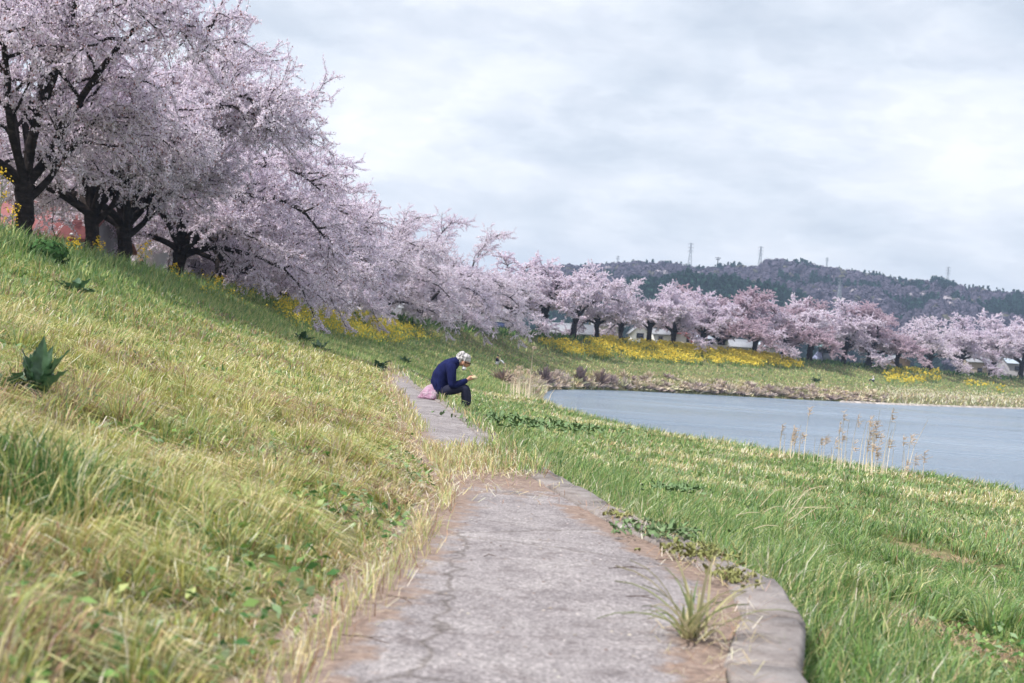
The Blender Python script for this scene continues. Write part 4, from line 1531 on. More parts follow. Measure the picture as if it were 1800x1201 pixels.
def scatter(mask, density):
    """points on the terrain: density in 1/m2, evaluated per quad"""
    w = (QA * density * mask * VIS).ravel()
    n = RNG.poisson(w)
    idx = np.repeat(np.arange(len(w)), n)
    u, v = RNG.random(len(idx))[:, None], RNG.random(len(idx))[:, None]
    a, b, c, d = (X.reshape(-1, 3)[idx] for X in (A_, B_, C_, D_))
    P = a * (1 - u) * (1 - v) + b * u * (1 - v) + c * u * v + d * (1 - u) * v
    col = idx % QA.shape[1]
    f_ = seg_f[col] + u[:, 0] / np.array(SEGN)[seg_id[col]]
    return P, seg_id[col], f_


def blades(name, P, h, w, lean, cols, mat, label, cat, tall=True, tipc=None):
    """P base points, h height, w width, lean (n,2) horizontal tip offset"""
    n = len(P)
    if n == 0:
        return None
    yaw = RNG.random(n) * math.pi
    wd = np.stack([np.cos(yaw), np.sin(yaw), np.zeros(n)], -1) * (w * 0.5)[:, None]
    up = np.zeros((n, 3))
    ln = np.zeros((n, 3))
    ln[:, :2] = lean
    up[:, 2] = h
    mid = P + ln * 0.36 + up * 0.62
    L_ = np.linalg.norm(lean, axis=1)
    drop_ = np.sqrt(np.maximum(0.12, 1 - np.minimum(0.9, (L_ / (h + 1e-6)) ** 2 * 0.55)))
    tip = P + ln + up * drop_[:, None]
    P0 = P - np.array([0, 0, 0.015])
    if tall:
        V = np.stack([P0 - wd, P0 + wd, mid + wd * 0.75, mid - wd * 0.75, tip], 1).reshape(-1, 3)
        b = (np.arange(n) * 5)[:, None]
        F = [b + np.array([[0, 1, 2, 3]]), b + np.array([[3, 2, 4]])]
        k = 5
    else:
        V = np.stack([P0 - wd, P0 + wd, tip], 1).reshape(-1, 3)
        F = [(np.arange(n) * 3)[:, None] + np.array([[0, 1, 2]])]
        k = 3
    Cc = np.repeat(cols, k, axis=0)
    o_ = mesh_obj(name, V, F, mat, col=Cc)
    return tag(o_, label, cat, kind='stuff')


STRAW = np.array([0.66, 0.58, 0.33])
PALE = np.array([0.78, 0.74, 0.60])
OLIVE = np.array([0.36, 0.36, 0.11])
YGREEN = np.array([0.42, 0.47, 0.21])
GREEN = np.array([0.21, 0.33, 0.11])
DGREEN = np.array([0.085, 0.18, 0.065])
BGREEN = np.array([0.25, 0.35, 0.19])
RUST = np.array([0.42, 0.27, 0.19])
MAUVE = np.array([0.38, 0.29, 0.27])


def tussock(P_, size, pull, seed):
    """gathers the points into clumps; returns moved points, outward direction and three random numbers per clump"""
    gx_, gy_ = np.floor(P_[:, 0] / size), np.floor(P_[:, 1] / size)
    best = np.full(len(P_), 1e9)
    out_c = np.zeros((len(P_), 2))
    rid = np.zeros((len(P_), 3))
    for ox in (-1, 0, 1):
        for oy in (-1, 0, 1):
            a_, b_ = (gx_ + ox).astype(np.int64), (gy_ + oy).astype(np.int64)

            def hh(k_):
                n_ = (a_ * 374761393 + b_ * 668265263 + (seed + k_) * 1442695041) & 0xffffffff
                n_ = ((n_ ^ (n_ >> 13)) * 1274126177) & 0xffffffff
                return ((n_ ^ (n_ >> 16)) & 0xffff) / 65535.0
            c_ = np.stack([(a_ + hh(0)) * size, (b_ + hh(1)) * size], 1)
            dd_ = np.linalg.norm(P_[:, :2] - c_, axis=1)
            k = dd_ < best
            best[k] = dd_[k]
            out_c[k] = c_[k]
            rid[k] = np.stack([hh(2), hh(3), hh(4)], 1)[k]
    v_ = P_[:, :2] - out_c
    Q_ = P_.copy()
    Q_[:, :2] = out_c + v_ * (1 - pull)
    return Q_, v_ / size, rid


def pick(n, table):
    """table: list of (colour, weight array or number) -> one colour per blade"""
    W = np.stack([np.broadcast_to(np.asarray(w, dtype=float), (n,)) for _, w in table], 1)
    W = np.maximum(W, 0)
    W /= W.sum(1, keepdims=True) + 1e-9
    r = RNG.random((n, 1))
    k = (r > np.cumsum(W, 1)).sum(1).clip(0, len(table) - 1)
    c = np.array([t[0] for t in table])[k]
    return c * RNG.uniform(0.72, 1.22, (n, 1)) * RNG.uniform(0.94, 1.06, (n, 3))


def dens(d, K, nmax):
    return np.minimum(nmax, K / np.maximum(d, 1) ** 2)


WIND = np.array([0.85, -0.15])
# --- left face of the levee
mask = (QS == 5) | (QS == 4)
Y_ = QC[:, :, 1]
near = mask & (Y_ < 46)
P, sg, f_ = scatter(near, dens(QD, 230000, 2600) * 1.0)
d = np.linalg.norm(P - np.array([0, 0, CAM_H]), axis=1)
n = len(P)
tuft = fbm(P[:, 0] * 1.7, P[:, 1] * 1.7, 31)
patch = fbm(P[:, 0] * 0.45, P[:, 1] * 0.45, 37)
green_up = np.where(sg == 4, 1.0, smooth(f_, 0.92, 0.30)) * smooth(P[:, 1], 5, 16) * 0.9 + smooth(P[:, 1], 22, 44) * 0.25
green_up = np.clip(green_up + (patch - 0.5) * 0.9, 0, 1)
bare = smooth(tuft, 0.36, 0.26) * (1 - green_up)
keep = RNG.random(n) > bare * 0.75
P, sg, f_, d, tuft, patch, green_up = (x[keep] for x in (P, sg, f_, d, tuft, patch, green_up))
n = len(P)
edge = smooth(f_, 0.955, 1.0) * (sg == 5)
P, outv, rid = tussock(P, 0.24, 0.42, 5)
flow = (fbm(P[:, 0] * 0.8, P[:, 1] * 0.8, 33) - 0.5) * 4.0 + (rid[:, 0] - 0.5) * 1.6
wd_ = np.stack([np.cos(flow - 0.15), np.sin(flow - 0.15)], 1)
clump = np.zeros(n)
for (bx_, by_, rad_) in [(70, 905, 0.42), (150, 880, 0.30), (20, 860, 0.4)]:
    q_ = hit(bx_, by_)
    clump = np.maximum(clump, smooth(np.hypot(P[:, 0] - q_.x, P[:, 1] - q_.y), rad_, rad_ * 0.4))
h = (0.04 + 0.095 * rid[:, 1] ** 1.5 + 0.105 * smooth(tuft, 0.35, 0.75) + 0.11 * clump) * RNG.uniform(0.5, 1.35, n) * (1 + 0.9 * green_up * smooth(f_, 0.5, 0.1)) * (1 - 0.55 * edge)
w = np.maximum(RNG.uniform(0.0035, 0.008, n), 0.00072 * d)
lean = (wd_ * RNG.uniform(0.1, 1.2, (n, 1)) * (1 - 0.6 * clump[:, None]) + outv * 1.2 + RNG.normal(0, 0.40, (n, 2))) * h[:, None] * (1.05 - 0.45 * green_up[:, None])
dry = 1 - green_up
tone_ = rid[:, 2]
pinky = smooth(fbm(P[:, 0] * 0.7 + 3, P[:, 1] * 0.7, 39), 0.50, 0.66) * dry
cols = pick(n, [(STRAW, (0.14 + 0.55 * tone_ ** 2) * dry + 0.05), (PALE, (0.03 + 0.20 * tone_ ** 2) * dry + 0.02), (OLIVE, 0.60 * dry * (1 - tone_) + 0.12 * patch), (YGREEN, 0.34 + 0.15 * green_up), (RUST, 0.05 * dry + 0.5 * pinky + 0.25 * edge), (MAUVE, 0.45 * pinky),
                (GREEN, 0.55 * green_up + 0.12 * (tone_ < 0.35)), (BGREEN, 0.46 * green_up), (DGREEN, 0.16 * green_up + 0.10 * (tone_ < 0.2) + 1.6 * clump)])
blades('slope_grass', P, h, w, lean, cols, m_grass, 'long wind-combed straw and green grass on the near levee slope', 'grass')

# flat dry straw at the foot of the slope and along the path
mask = ((QS == 5) & (seg_f[:-1][None, :] > 0.78) | (QS == 6)) & (Y_ < 30)
P, sg, f_ = scatter(mask, dens(QD, 60000, 600))
offL = np.where(sg == 6, f_, f_ - 1.0)
pn = fbm(P[:, 0] * 2.1, P[:, 1] * 2.1, 71)
k = np.where(sg == 6, np.maximum(np.maximum(smooth(f_, 0.16, 0.0), 1.3 * np.exp(-((P[:, 1] - 11.2) / 1.5) ** 2)), smooth(f_, 0.66, 0.82) * (P[:, 1] < 9) * 0.7), smooth(f_, 0.80, 0.99))
keep = RNG.random(len(P)) < k * smooth(pn, 0.25, 0.6)
P = P[keep]
P[:, 2] = np.maximum(P[:, 2], -0.03) + 0.055
P[:, 2] += np.where(sg[keep] == 6, 0.012, 0.0)
n = len(P)
d = np.linalg.norm(P, axis=1)
h = RNG.uniform(0.006, 0.05, n)
th = RNG.random(n) * 6.283
ll = RNG.uniform(0.05, 0.22, n)
blades('straw_litter', P, h, np.maximum(RNG.uniform(0.0012, 0.0036, n), 0.0005 * d), np.stack([np.cos(th), np.sin(th)], 1) * ll[:, None], pick(n, [(STRAW, 1), (PALE, 0.7), (RUST, 0.8), (MAUVE, 0.6)]), m_dry,
       'flattened dead straw and stems along the path edge', 'dead straw')

# short grass that has crept across the path about eleven metres off, and along its far stretch
mask = (QS == 6) & (Y_ < 66)
P, sg, f_ = scatter(mask, dens(QD, 210000, 1900))
pn = fbm(P[:, 0] * 1.6, P[:, 1] * 1.6, 41)
Yp = P[:, 1]
k = 0.72 * np.exp(-((Yp - 11.6 - 0.9 * f_) / 1.35) ** 4) + smooth(f_, 0.12, 0.0) * 0.8 + smooth(f_, 0.72, 0.88) * smooth(Yp, 13, 18) * 0.5 + smooth(Yp, 30, 58) * 0.9
k = np.where((Yp > 15) & (Yp < 30), np.maximum(k, smooth(f_, 0.30, 0.08) * 0.7), k)
keep = RNG.random(len(P)) < k * smooth(pn, 0.30, 0.52)
P, Yp, f_ = P[keep], Yp[keep], f_[keep]
P[:, 2] += 0.05
n = len(P)
d = np.linalg.norm(P, axis=1)
h = RNG.uniform(0.04, 0.15, n) * (1 + 0.4 * (f_ > 0.6))
lean = RNG.normal(0, 0.5, (n, 2)) * h[:, None]
gr = smooth(f_, 0.3, 0.8)
blades('path_grass', P, h, np.maximum(RNG.uniform(0.003, 0.006, n), 0.0007 * d), lean, pick(n, [(STRAW, 0.9 - 0.5 * gr), (PALE, 0.3), (YGREEN, 0.7), (GREEN, 0.6 * gr), (BGREEN, 0.5 * gr), (RUST, 0.3)]), m_grass,
       'short grass and weeds that have crept across the path', 'grass')

# --- river side terrace
mask = (QS == 8) & (Y_ < 66)
P, sg, f_ = scatter(mask, dens(QD, 250000, 2600))
n = len(P)
d = np.linalg.norm(P - np.array([0, 0, CAM_H]), axis=1)
tuft = fbm(P[:, 0] * 1.4, P[:, 1] * 1.4, 51)
patch = fbm(P[:, 0] * 0.5 + 7, P[:, 1] * 0.5, 57)
big_ = fbm(P[:, 0] * 0.16, P[:, 1] * 0.16, 59)
bare = smooth(tuft, 0.36, 0.24) * smooth(f_, 0.08, 0.2)
BARE = []
low_ = np.zeros(n)
for (bx_, by_, ra_, rb_) in [(1625, 1105, .34, .30), (1640, 980, .42, .60), (1510, 1005, .26, .30), (1600, 1165, .32, .22), (1745, 1150, .34, .28), (1530, 1060, .20, .22)]:
    q_ = hit(bx_, by_)
    BARE.append(q_)
    e_ = ((P[:, 0] - q_.x) / ra_) ** 2 + ((P[:, 1] - q_.y) / rb_) ** 2 + (fbm(P[:, 0] * 6, P[:, 1] * 6, 77) - 0.5) * 1.2
    bare = np.maximum(bare, smooth(e_, 1.25, 0.7))
    e2_ = ((P[:, 0] - q_.x) / (ra_ * 1.5)) ** 2 + ((P[:, 1] - q_.y + rb_ * 1.2) / (rb_ * 2.2)) ** 2
    low_ = np.maximum(low_, smooth(e2_, 1.4, 0.6))
keep = RNG.random(n) > bare * 0.9
P, f_, d, tuft, patch, big_, low_ = (x[keep] for x in (P, f_, d, tuft, patch, big_, low_))
n = len(P)
lush = np.clip(smooth(f_, 0.34, 0.14) * smooth(P[:, 1], 22, 10) + smooth(f_, 0.93, 1.0) * 0.8 + (tuft - 0.5) * 1.6, 0, 1)
strawy = np.clip(smooth(P[:, 1], 12, 26) * smooth(patch, 0.50, 0.62) * 1.0 + smooth(f_, 0.05, 0.0) * 0.8 * smooth(P[:, 1], 5, 8), 0, 1)
P, outv, rid = tussock(P, 0.26, 0.38, 9)
flow = (fbm(P[:, 0] * 0.7, P[:, 1] * 0.7, 53) - 0.5) * 4.0 + (rid[:, 0] - 0.5) * 2.0
wd_ = np.stack([np.cos(flow), np.sin(flow)], 1)
h = (0.04 + 0.075 * rid[:, 1] + 0.05 * tuft + 0.09 * lush) * RNG.uniform(0.5, 1.3, n) * (1 - 0.72 * low_)
w = np.maximum(RNG.uniform(0.004, 0.009, n), 0.00072 * d)
lean = (wd_ * RNG.uniform(0.0, 0.9, (n, 1)) + outv * 1.1 + RNG.normal(0, 0.42, (n, 2))) * h[:, None] * 0.95
strawy = np.clip(strawy * 0.75 + 0.5 * smooth(rid[:, 2], 0.86, 0.97), 0, 1)
lush = np.clip(lush + (rid[:, 2] < 0.3) * 0.25, 0, 1)
gy = 1 - strawy
cols = pick(n, [(GREEN, (0.42 + 0.5 * lush) * gy), (DGREEN, 0.50 * lush * gy), (BGREEN, 0.62 * gy), (YGREEN, 0.22 + 0.2 * strawy + 0.3 * smooth(f_, 0.22, 0.05)), (STRAW, 0.5 * strawy + 0.04), (PALE, 0.45 * strawy + 0.03), (RUST, 0.05)])
blades('terrace_grass', P, h, w, lean, cols, m_grass, 'lush green grass on the terrace between path and river', 'grass')

# taller blades leaning against the outer face of the kerb
mask = (QS == 8) & (Y_ < 26) & (seg_f[:-1][None, :] < 0.03)
P, sg, f_ = scatter(mask, dens(QD, 120000, 1500))
n = len(P)
d = np.linalg.norm(P, axis=1)
h = RNG.uniform(0.10, 0.30, n) * (0.5 + fbm(P[:, 0] * 2, P[:, 1] * 2, 87))
lean = RNG.normal(0, 0.35, (n, 2)) * h[:, None] + np.array([0.12, -0.05]) * h[:, None]
blades('kerbside_grass', P, h, np.maximum(RNG.uniform(0.004, 0.009, n), 0.00072 * d), lean, pick(n, [(GREEN, 1.0), (DGREEN, 0.7), (BGREEN, 0.7), (YGREEN, 0.5), (STRAW, 0.3), (PALE, 0.15)]), m_grass, 'longer green and straw grass standing against the river side of the kerb', 'grass')

# dead rusty straw lying in the bare patches
bp = []
for q_ in BARE:
    k_ = RNG.normal(0, 1, (900, 2)) * np.array([0.22, 0.20]) + np.array([q_.x, q_.y])
    bp.append(np.array([[x_, y_, ground_z(x_, y_) + 0.012] for x_, y_ in k_]))
bp = np.concatenate(bp)
n = len(bp)
th = RNG.random(n) * 6.283
blades('dead_straw', bp, RNG.uniform(0.005, 0.03, n), RNG.uniform(0.002, 0.006, n), np.stack([np.cos(th), np.sin(th)], 1) * RNG.uniform(0.04, 0.13, (n, 1)), pick(n, [(RUST, 1.5), (STRAW, 0.5), (MAUVE, 0.7)]), m_dry, 'rusty dead straw lying in the bare patches of the terrace', 'dead straw')

# --- bank beyond: levee face, bench and water's edge
mask = np.isin(QS, [4, 5, 6, 7, 8, 9]) & (Y_ >= 44) & ~((QS == 6) & (Y_ < 60)) & ~((QS == 8) & (Y_ < 64))
mask |= (QS == 9) & (Y_ > 20)
P, sg, f_ = scatter(mask, dens(QD, 260000, 130))
n = len(P)
d = np.linalg.norm(P - np.array([0, 0, CAM_H]), axis=1)
pos = np.where(sg == 4, -0.05, np.where(sg == 5, f_ * 0.5, np.where(sg == 8, 0.5 + f_ * 0.34, np.where(sg == 9, 0.84 + f_ * 0.16, 0.5))))
far = smooth(P[:, 1], 125, 150)
pt_ = fbm(P[:, 0] * 0.22, P[:, 1] * 0.22, 61)
pt2 = fbm(P[:, 0] * 0.9, P[:, 1] * 0.9, 63)
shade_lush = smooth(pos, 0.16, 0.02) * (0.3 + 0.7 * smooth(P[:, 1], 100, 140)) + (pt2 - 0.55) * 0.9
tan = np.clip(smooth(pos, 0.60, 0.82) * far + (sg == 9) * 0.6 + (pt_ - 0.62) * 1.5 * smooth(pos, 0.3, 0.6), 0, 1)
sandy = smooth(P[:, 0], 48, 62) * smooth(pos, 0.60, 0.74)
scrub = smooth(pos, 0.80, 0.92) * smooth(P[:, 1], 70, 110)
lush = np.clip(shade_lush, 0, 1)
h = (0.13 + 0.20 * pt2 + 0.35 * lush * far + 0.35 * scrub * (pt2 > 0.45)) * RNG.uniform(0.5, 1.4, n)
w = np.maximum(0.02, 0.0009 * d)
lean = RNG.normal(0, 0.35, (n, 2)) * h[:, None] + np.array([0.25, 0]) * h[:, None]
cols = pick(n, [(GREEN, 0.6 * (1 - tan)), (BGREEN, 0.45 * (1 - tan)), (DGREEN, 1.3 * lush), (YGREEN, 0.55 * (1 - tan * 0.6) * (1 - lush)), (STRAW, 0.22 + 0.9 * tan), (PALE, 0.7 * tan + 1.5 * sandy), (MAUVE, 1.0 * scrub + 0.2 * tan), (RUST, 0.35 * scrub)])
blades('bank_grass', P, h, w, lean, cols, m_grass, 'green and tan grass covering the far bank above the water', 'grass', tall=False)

# dark leafy undergrowth at the top of the far levee and at the crest on the left
mask = (np.isin(QS, [4, 5]) & (Y_ > 118)) & (np.where(QS == 5, seg_f[:-1][None, :], 0) < 0.30)
P, sg, f_ = scatter(mask, dens(QD, 90000, 20))
pn = fbm(P[:, 0] * 0.2, P[:, 1] * 0.2, 83)
keep = RNG.random(len(P)) < smooth(pn, 0.30, 0.5) * (1 - smooth(f_, 0.12, 0.30) * (sg == 5))
P = P[keep]
n = len(P)
d = np.linalg.norm(P, axis=1)
h = RNG.uniform(0.3, 0.95, n)
blades('undergrowth', P, h, np.maximum(0.05, 0.0014 * d) * RNG.uniform(0.8, 1.6, n), RNG.normal(0, 0.5, (n, 2)) * h[:, None], pick(n, [(DGREEN, 1.0), (DGREEN * 0.7, 0.8), (GREEN, 0.35)]), m_grass,
       'dark green undergrowth at the foot of the far cherries', 'undergrowth', tall=False)

# --- yellow rape flowers in bands on the levee
def in_poly(px, py, poly):
    inside = np.zeros(len(px), dtype=bool)
    j = len(poly) - 1
    for i in range(len(poly)):
        xi, yi = poly[i]
        xj, yj = poly[j]
        c = ((yi > py) != (yj > py)) & (px < (xj - xi) * (py - yi) / (yj - yi + 1e-12) + xi)
        inside ^= c
        j = i
    return inside


def flower_band(poly, K, frac, hmin, hmax, label, soft=0.5):
    mask_ = np.isin(QS, [4, 5, 6, 7, 8]) & (Y_ > 12)
    x0, x1 = min(p[0] for p in poly) - 10, max(p[0] for p in poly) + 10
    mask_ = mask_ & (qpx > x0) & (qpx < x1)
    P_, _, _ = scatter(mask_, dens(QD, K, 60))
    a, b, _ = project(P_)
    wob = 8 * (fbm(P_[:, 0] * 0.6, P_[:, 1] * 0.6, 91) - 0.5)
    pn_ = fbm(P_[:, 0] * 0.5, P_[:, 1] * 0.5, 93)
    keep_ = in_poly(a, b + wob, poly) & (RNG.random(len(P_)) < smooth(pn_, frac - 0.14, frac + 0.10))
    P_ = P_[keep_]
    n_ = len(P_)
    d_ = np.linalg.norm(P_, axis=1)
    hh = RNG.uniform(hmin, hmax, n_)
    # stems
    lean_ = RNG.normal(0, 0.18, (n_, 2)) * hh[:, None]
    root_name = 'rapeseed_flowers'
    V_, F_, C_2 = [], [], []
    s = np.maximum(0.04, 0.00085 * d_) * RNG.uniform(0.6, 1.4, n_)
    for q in range(3):
        c = P_ + np.stack([lean_[:, 0], lean_[:, 1], hh * (1.0 - 0.10 * q)], -1) + RNG.normal(0, 0.05, (n_, 3)) * (1 + q)
        v = RNG.normal(size=(n_, 3))
        v /= np.linalg.norm(v, axis=1, keepdims=True)
        u = np.cross(v, RNG.normal(size=(n_, 3)))
        u /= np.linalg.norm(u, axis=1, keepdims=True)
        w_ = np.cross(v, u)
        ss = s[:, None] * 0.62
        V_.append(np.stack([c - u * ss, c + w_ * ss, c + u * ss, c - w_ * ss], 1).reshape(-1, 3))
        yc = np.array([0.88, 0.66, 0.10]) * (1 - RNG.random((n_, 1)) * 0.25) + np.array([0, 0.08, 0.02]) * RNG.random((n_, 1))
        C_2.append(np.repeat(yc, 4, axis=0))
    V_ = np.concatenate(V_)
    o_ = mesh_obj(root_name, V_, [np.arange(len(V_)).reshape(-1, 4)], m_petal, col=np.concatenate(C_2))
    tag(o_, label, 'flowers', kind='stuff')
    st_ = blades('rapeseed_stems', P_, hh, np.maximum(0.02, 0.0009 * d_), lean_, pick(n_, [(GREEN, 1), (BGREEN, 0.8), (YGREEN, 0.6)]), m_grass, 'green stems under ' + label, 'stems', tall=False)
    if st_:
        st_.parent = o_
        for key in ('category', 'label'):
            if key in st_:
                del st_[key]
    return o_


flower_band([(505, 536), (560, 552), (640, 562), (720, 583), (765, 602), (700, 612), (600, 598), (530, 585), (480, 560)], 100000, 0.50, 0.4, 0.8, 'yellow rape flowers on the slope left of the stooping person')
flower_band([(615, 552), (700, 574), (775, 600), (755, 606), (650, 580)], 100000, 0.46, 0.4, 0.8, 'narrow yellow rape flower streak below the arched bough')
flower_band([(945, 606), (1010, 604), (1060, 601), (1130, 609), (1200, 612), (1290, 620), (1380, 634), (1420, 650), (1300, 644), (1200, 642), (1100, 634), (1010, 628), (960, 622)], 480000, 0.41, 0.5, 1.0, 'broad bright yellow rape flower band under the far cherries')
flower_band([(1552, 654), (1600, 652), (1650, 655), (1656, 672), (1600, 678), (1555, 678)], 170000, 0.50, 0.5, 1.0, 'yellow rape flower patches right of the crouching person in white')
flower_band([(1690, 668), (1745, 676), (1790, 690), (1750, 692), (1700, 682)], 80000, 0.54, 0.4, 0.8, 'sparse yellow rape flowers near the right edge')
flower_band([(380, 480), (470, 510), (560, 545), (480, 560), (380, 535), (300, 500)], 14000, 0.60, 0.35, 0.7, 'scattered yellow rape flowers on the upper left slope')

m_stem = plain('green_stem', (0.13, 0.22, 0.06), 0.8)
m_ydots = plain('rape_petals', (0.80, 0.54, 0.04), 0.7)
m_leafg = plain('rape_leaf', (0.12, 0.22, 0.10), 0.7)


def rape_plant(px, py, Y, h, label):
    a = at(px, py, Y)
    z = ground_z(a.x, Y)
    r = empty('rapeseed_plant', (a.x, Y, z), random.uniform(0, 6))
    tag(r, label, 'flower', 'single rape plants along the levee top')
    mb = MB()
    fl = MB()
    lf = MB()
    mb.tube([(0, 0, -0.05), (0.03, 0.02, h * 0.5), (0.05, 0.0, h)], [0.014, 0.011, 0.006], 5)
    for k in range(6):
        th = k * 2.4
        z0 = h * (0.45 + 0.08 * k)
        e = (math.cos(th) * 0.16, math.sin(th) * 0.16, z0 + 0.24)
        mb.tube([(0.03, 0.01, z0), e], [0.008, 0.004], 4)
        for q in range(7):
            fl.ellipsoid((e[0] + random.gauss(0, 0.035), e[1] + random.gauss(0, 0.035), e[2] + random.gauss(0, 0.05)), (0.024, 0.024, 0.018), 3, 5)
    for k in range(12):
        fl.ellipsoid((0.05 + random.gauss(0, 0.04), random.gauss(0, 0.04), h + random.gauss(0, 0.07)), (0.024, 0.024, 0.018), 3, 5)
    for k in range(6):
        th, z0 = k * 1.9, h * 0.1 * k
        c, s = math.cos(th), math.sin(th)
        lf.poly([(0, 0, z0), (c * 0.12 - s * 0.04, s * 0.12 + c * 0.04, z0 + 0.06), (c * 0.26, s * 0.26, z0 + 0.02), (c * 0.12 + s * 0.04, s * 0.12 - c * 0.04, z0 + 0.06)], [(0, 1, 2, 3)])
    mb.build('stem', m_stem, r)
    fl.build('flower_head', m_ydots, r)['kind'] = 'stuff'
    lf.build('leaf', m_leafg, r)


for (px, Y, h, lab) in [(30, 36, 1.9, 'tall yellow rape plant before the leftmost thick trunk'), (48, 37, 1.0, 'yellow rape plant at the foot of the leftmost thick trunk'), (205, 47, 0.7, 'yellow rape plant at the foot of the leaning trunk'),
                        (288, 52, 1.25, 'bushy yellow rape plant just right of the white wall'), (281, 53, 1.0, 'smaller rape plant touching the bushy one by the white wall'),
                        (340, 58, 0.8, 'yellow rape plant below the small pale house'), (420, 64, 0.8, 'yellow rape plant by the dark gap in the trees'), (160, 40, 0.6, 'low yellow rape plant under the forked cherry')]:
    rape_plant(px, 0, Y, h, lab)

# small broad leaves among the blades
mask = (QS == 5) & (Y_ < 30) | (QS == 8) & (Y_ < 30)
P, sg, f_ = scatter(mask, dens(QD, 16000, 260))
pn = fbm(P[:, 0] * 1.1, P[:, 1] * 1.1, 67)
P = P[(RNG.random(len(P)) < smooth(pn, 0.46, 0.62))]
n = len(P)
d = np.linalg.norm(P, axis=1)
c = P + np.stack([np.zeros(n), np.zeros(n), RNG.uniform(0.02, 0.10, n)], -1)
nv = RNG.normal(size=(n, 3)) * np.array([0.5, 0.5, 0.3]) + np.array([0, 0, 0.8])
nv /= np.linalg.norm(nv, axis=1, keepdims=True)
u = np.cross(nv, RNG.normal(size=(n, 3)))
u /= np.linalg.norm(u, axis=1, keepdims=True)
w_ = np.cross(nv, u)
sl = (RNG.uniform(0.012, 0.030, n) + 0.0004 * d)[:, None]
V = np.stack([c - u * sl, c + w_ * sl * 0.55 + nv * sl * 0.2, c + u * sl * 1.1, c - w_ * sl * 0.55 + nv * sl * 0.2], 1).reshape(-1, 3)
tag(mesh_obj('broadleaf_weeds', V, [np.arange(n * 4).reshape(-1, 4)], m_grass, col=np.repeat(pick(n, [(GREEN, 1), (DGREEN, 0.8), (BGREEN, 0.8), (YGREEN, 0.3)]), 4, axis=0)), 'small broad leaved weeds scattered through the grass', 'weeds', kind='stuff')

# tall bank weeds along the crest on the left
mask = np.isin(QS, [4, 5]) & (Y_ > 26) & (Y_ < 90) & (np.where(QS == 5, seg_f[:-1][None, :], 0) < 0.36)
P, sg, f_ = scatter(mask, dens(QD, 60000, 26))
n = len(P)
h = RNG.uniform(0.25, 0.75, n) * (1 - 0.5 * (sg == 5) * smooth(f_, 0.1, 0.36))
wv_ = RNG.uniform(0.02, 0.05, n)
blades('crest_weeds', P, h, wv_, RNG.normal(0.1, 0.35, (n, 2)) * h[:, None], pick(n, [(GREEN, 1), (BGREEN, 0.9), (YGREEN, 0.7), (DGREEN, 0.5)]), m_grass, 'tall leafy weeds along the top of the near levee', 'weeds')

# ------------------------------------------------------------------ single plants
def leaf_blade(L, W, bend, wave, n=9, curl=0.25, twist=0.0, seed=0):
    """a leaf along +x, rising; returns verts, faces (midrib folded, wavy edge)"""
    rr = random.Random(seed)
    V_, F_ = [], []
    for i in range(n + 1):
        t = i / n
        wd_ = W * 1.15 * (math.sin(math.pi * min(1, (t * 0.95 + 0.05) ** 0.7)) ** 0.9)
        wd_ *= 1 + 0.22 * math.sin(i * 2.3 + seed)
        x = L * t * math.cos(bend * t * 0.5)
        z = L * t * math.sin(0.0) - L * 0.5 * (1 - math.cos(bend * t))
        for s, f_ in ((-1, 1), (-0.5, 0.55), (0, 0), (0.5, 0.55), (1, 1)):
            V_.append((x, s * wd_ * 0.5, z + abs(s) * wd_ * curl + wave * math.sin(i * 1.9 + s * 2 + seed) * f_ * wd_))
    for i in range(n):
        for j in range(4):
            F_.append((i * 5 + j, i * 5 + j + 1, (i + 1) * 5 + j + 1, (i + 1) * 5 + j))
    return V_, F_


m_dock, nt, out = new_mat('dock_leaf')
f = n_noise(nt, 9, 5, 0.6)
cdk = n_ramp(nt, f, [(0.3, (0.035, 0.085, 0.042)), (0.7, (0.085, 0.165, 0.08))])
d1 = nt.nodes.new('ShaderNodeBsdfPrincipled')
d1.inputs['Roughness'].default_value = 0.38
nt.links.new(cdk, d1.inputs['Base Color'])
nt.links.new(n_bump(nt, f, 0.5, 0.01), d1.inputs['Normal'])
d2 = nt.nodes.new('ShaderNodeBsdfTranslucent')
nt.links.new(cdk, d2.inputs[0])
mx = nt.nodes.new('ShaderNodeMixShader')
mx.inputs[0].default_value = 0.2
nt.links.new(d1.outputs[0], mx.inputs[1])
nt.links.new(d2.outputs[0], mx.inputs[2])
nt.links.new(mx.outputs[0], out.inputs[0])


def dock(pos, leaves, label, group=None, name='dock_plant', mat=None):
    """leaves: (azimuth, elevation, length, width, bend)"""
    r = empty(name, pos)
    tag(r, label, 'plant', group)
    for i, (az, el, L, W, bend) in enumerate(leaves):
        V_, F_ = leaf_blade(L, W, bend, 0.14, 13, seed=i * 3 + int(L * 100))
        ca, sa, ce, se = math.cos(az), math.sin(az), math.cos(el), math.sin(el)
        V2 = []
        for x, y, z in V_:
            x2, z2 = x * ce - z * se, x * se + z * ce
            V2.append((x2 * ca - y * sa, x2 * sa + y * ca, z2))
        mesh_obj('leaf', V2, F_, mat or m_dock, r, smooth=True)
    return r


def rosette(n, L, W, seed):
    rr = random.Random(seed)
    return [(6.283 * k / n + rr.uniform(-0.3, 0.3), rr.uniform(0.35, 1.1), L * rr.uniform(0.7, 1.15), W * rr.uniform(0.8, 1.2), rr.uniform(0.4, 1.3)) for k in range(n)]


